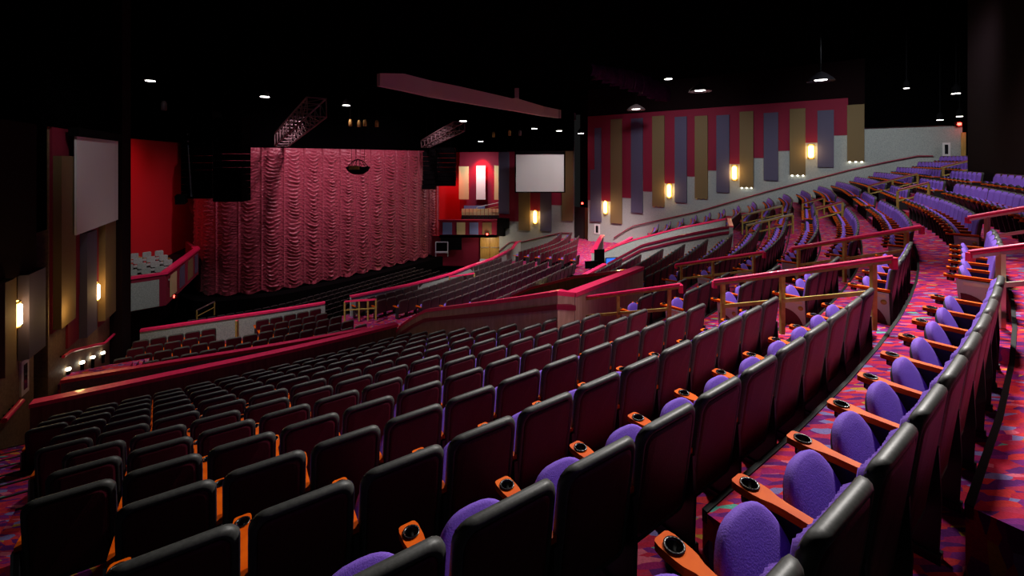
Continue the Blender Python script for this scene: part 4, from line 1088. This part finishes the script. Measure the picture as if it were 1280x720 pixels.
# ceiling downlights
dl = [(188, 101.5, 22, 1.0, 'above the left wall screen'), (331, 121.3, 30, 1.0, 'above the left truss'), (433, 132, 33, .85, 'right of the left truss top'), (579, 151.7, 38, .85, 'above the right truss'),
      (601, 177, 43, .6, 'over the red bay'), (668, 161, 42, .7, 'leftmost of three over the right screen'), (699, 163.8, 41, .7, 'middle one of three over the right screen'), (726, 167, 40, .7, 'rightmost of three over the right screen'),
      (835.5, 99, 27, .85, 'just right of the plum valance'), (1133, 110.5, 20, .55, 'left of the pair at upper right'), (1195, 117.2, 19.5, .8, 'with a tall stem at upper right'), (1225, 141.3, 20, .75, 'rightmost above the dark booth'),
      (1199.5, 145.8, 22, .6, 'above the high red exit light'), (1175, 150.2, 22.5, .6, 'left of the high red exit light')]
for x, y, z, s_, lab in dl:
    o = empty('downlight', px_at(x, y, z)); tag(o, 'small white ceiling downlight '+lab, 'downlight', 'ceiling downlights')
    r = 5.2*s_*z/F
    mb = MB(); mb.lathe([(.001, 0), (r, 0), (r, .10*r), (.001, .10*r)], 14); mb.lathe([(r*.9, .02), (r*1.05, .25), (.04, .9*r+.3), (.001, .9*r+.3)], 12, 1); mb.build('lens', [M['lamp'], M['black']], o)
    mb = MB(); mb.tube([(0, 0, .3), (0, 0, CEIL-o.location.z-.02)], .025, 5); mb.build('stem', M['black'], o)
# dome high-bay fixtures
for x, y, z, w_, lab in ((875, 114, 24, 11, 'wide dome lamp hanging above the striped wall'), (1026, 101, 21, 12, 'wide dome lamp hanging near the top edge, further right'), (795, 137, 34, 9, 'lit dome lamp just above the striped wall top')):
    o = empty('dome_lamp', px_at(x, y, z)); tag(o, lab, 'lamp'); r = w_*z/F
    mb = MB(); mb.lathe([(r*1.25, -.02), (r*1.1, .10), (r*.6, .30), (.12, .42), (.001, .42)], 20); mb.build('shade', M['steel' if x < 900 else 'side'], o)
    mb = MB(); mb.lathe([(.001, .03), (r*.55, .03), (r*.55, .06), (.001, .06)], 16); mb.build('bulb', M['step_lamp'] if False else M['lamp'], o)
    mb = MB(); mb.tube([(0, 0, .4), (0, 0, CEIL-o.location.z-.02)], .03, 5); mb.build('stem', M['black'], o)
# small stage lamps on the grid
for k_, (x, y, z, c) in enumerate([(438, 152, 33, 'brass'), (449, 153, 33, 'brass'), (456, 152, 33, 'brass'), (471, 153, 33, 'brass'), (617, 167, 42, 'brass'), (637, 165, 42, 'brass'), (205, 130, 24, 'steel'), (650, 165, 41, 'steel')]):
    o = empty('stage_lamp', px_at(x, y, z)); tag(o, ['brass stage lamp in the cluster above the curtain centre, %s from its left' % ORD[k_ % 4], 'small brass stage lamp over the far box, %s of two from the left' % ORD[k_-4], 'steel stage lamp cluster above the left box', 'steel stage lamp just above the right screen'][0 if k_ < 4 else (1 if k_ < 6 else k_-4)], 'stage lamp', 'stage lamps')
    mb = MB(); mb.lathe([(.0, -.35), (.13, -.35), (.14, 0), (.09, .15), (0, .18)], 10); mb.build('can', M[c], o)
    mb = MB(); mb.tube([(0, 0, .15), (0, 0, CEIL-o.location.z-.02)], .02, 4); mb.build('stem', M['black'], o)

# ------------------------------------------------------------------ sound desk in the main floor
def at_z(x, y, z, zz=ZM): p = px_at(x, y, z); return Vector((p.x, p.y, zz))
ds = empty('mixing_desk', at_z(697, 340, 24.6), .6); tag(ds, 'dark mixing desk with pale sheets behind the far stairwell cap', 'desk')
mb = MB(); mb.box(-1.1, 1.1, -.45, .45, .72, .86, M=Matrix.Rotation(-.1, 4, 'X')); mb.build('desk_top', M['black'], ds)
for x in (-1, 1): mb = MB(); mb.box(x-.05, x+.05, -.4, .4, 0, .75); mb.build('leg', M['black'], ds)
mb = MB(); 
for k in range(5): mb.box(-.9+.36*k, -.62+.36*k, -.3, .25, .87, .885)
mb.build('paper_sheet', M['cream'], ds)
bt = empty('control_table', at_z(752, 335, 24.2), .7); tag(bt, 'black control table carrying monitors on the red carpet', 'table')
mb = MB(); mb.box(-2.0, 2.0, -.45, .45, .70, .78); mb.build('table_top', M['black'], bt)
for x in (-1.9, 1.9): mb = MB(); mb.box(x-.04, x+.04, -.4, .4, 0, .7); mb.build('leg', M['black'], bt)
for k_, (x, y, z, w_, h_, m, lab) in enumerate([(763.5, 329.5, 22.6, .26, .27, 'blue_screen', 'wider monitor showing a blue screen on the control table'), (773, 328.5, 22.9, .14, .25, 'blue_screen', 'narrower monitor showing a blue screen beside the wider one'),
                              (749.5, 330, 23.6, .26, .75, 'black', 'black monitor back standing left of the blue screens'), (739.5, 335, 23.0, .33, .33, 'black', 'low black monitor at the left end of the control table')]):
    o = empty('monitor', at_z(x, y, z, px_at(x, y, z).z-.1)); o.rotation_euler.z = .25; tag(o, lab, 'monitor')
    mb = MB(); mb.box(-w_-.03, w_+.03, 0, .06, .08, .14+h_); mb.build('casing', M['black'], o)
    mb = MB(); mb.box(-w_, w_, -.01, 0, .11, .11+h_); mb.build('display', M[m], o)
    mb = MB(); mb.box(-.12, .12, -.08, .14, 0, .02); mb.box(-.03, .03, .02, .05, 0, .2); mb.build('stand', M['black'], o)
for x, y, z, lab in ((714, 322, 27.5, 'black office chair turned at the mixing desk'), (708, 326, 27.2, 'second black office chair left of the first one')):
    o = empty('office_chair', at_z(x, y+18, z), .9); tag(o, lab, 'chair')
    mb = MB(); mb.box(-.25, .25, -.25, .25, .45, .53); mb.build('seat', M['black'], o)
    mb = MB(); pts = rrect(.24, .6, 1.15, .08, 4); slab(mb, pts, [(.02, -.03), (0, 0), (.02, .05)]); b_ = mb.build('backrest', M['black'], o, True); b_.location = (0, .24, 0)
    mb = MB(); mb.tube([(0, 0, .05), (0, 0, .45)], .03, 6)
    for k in range(5): a_ = k*2*math.pi/5; mb.bar((0, 0, .08), (.3*math.cos(a_), .3*math.sin(a_), .04), .04, .03)
    mb.build('base', M['black'], o)
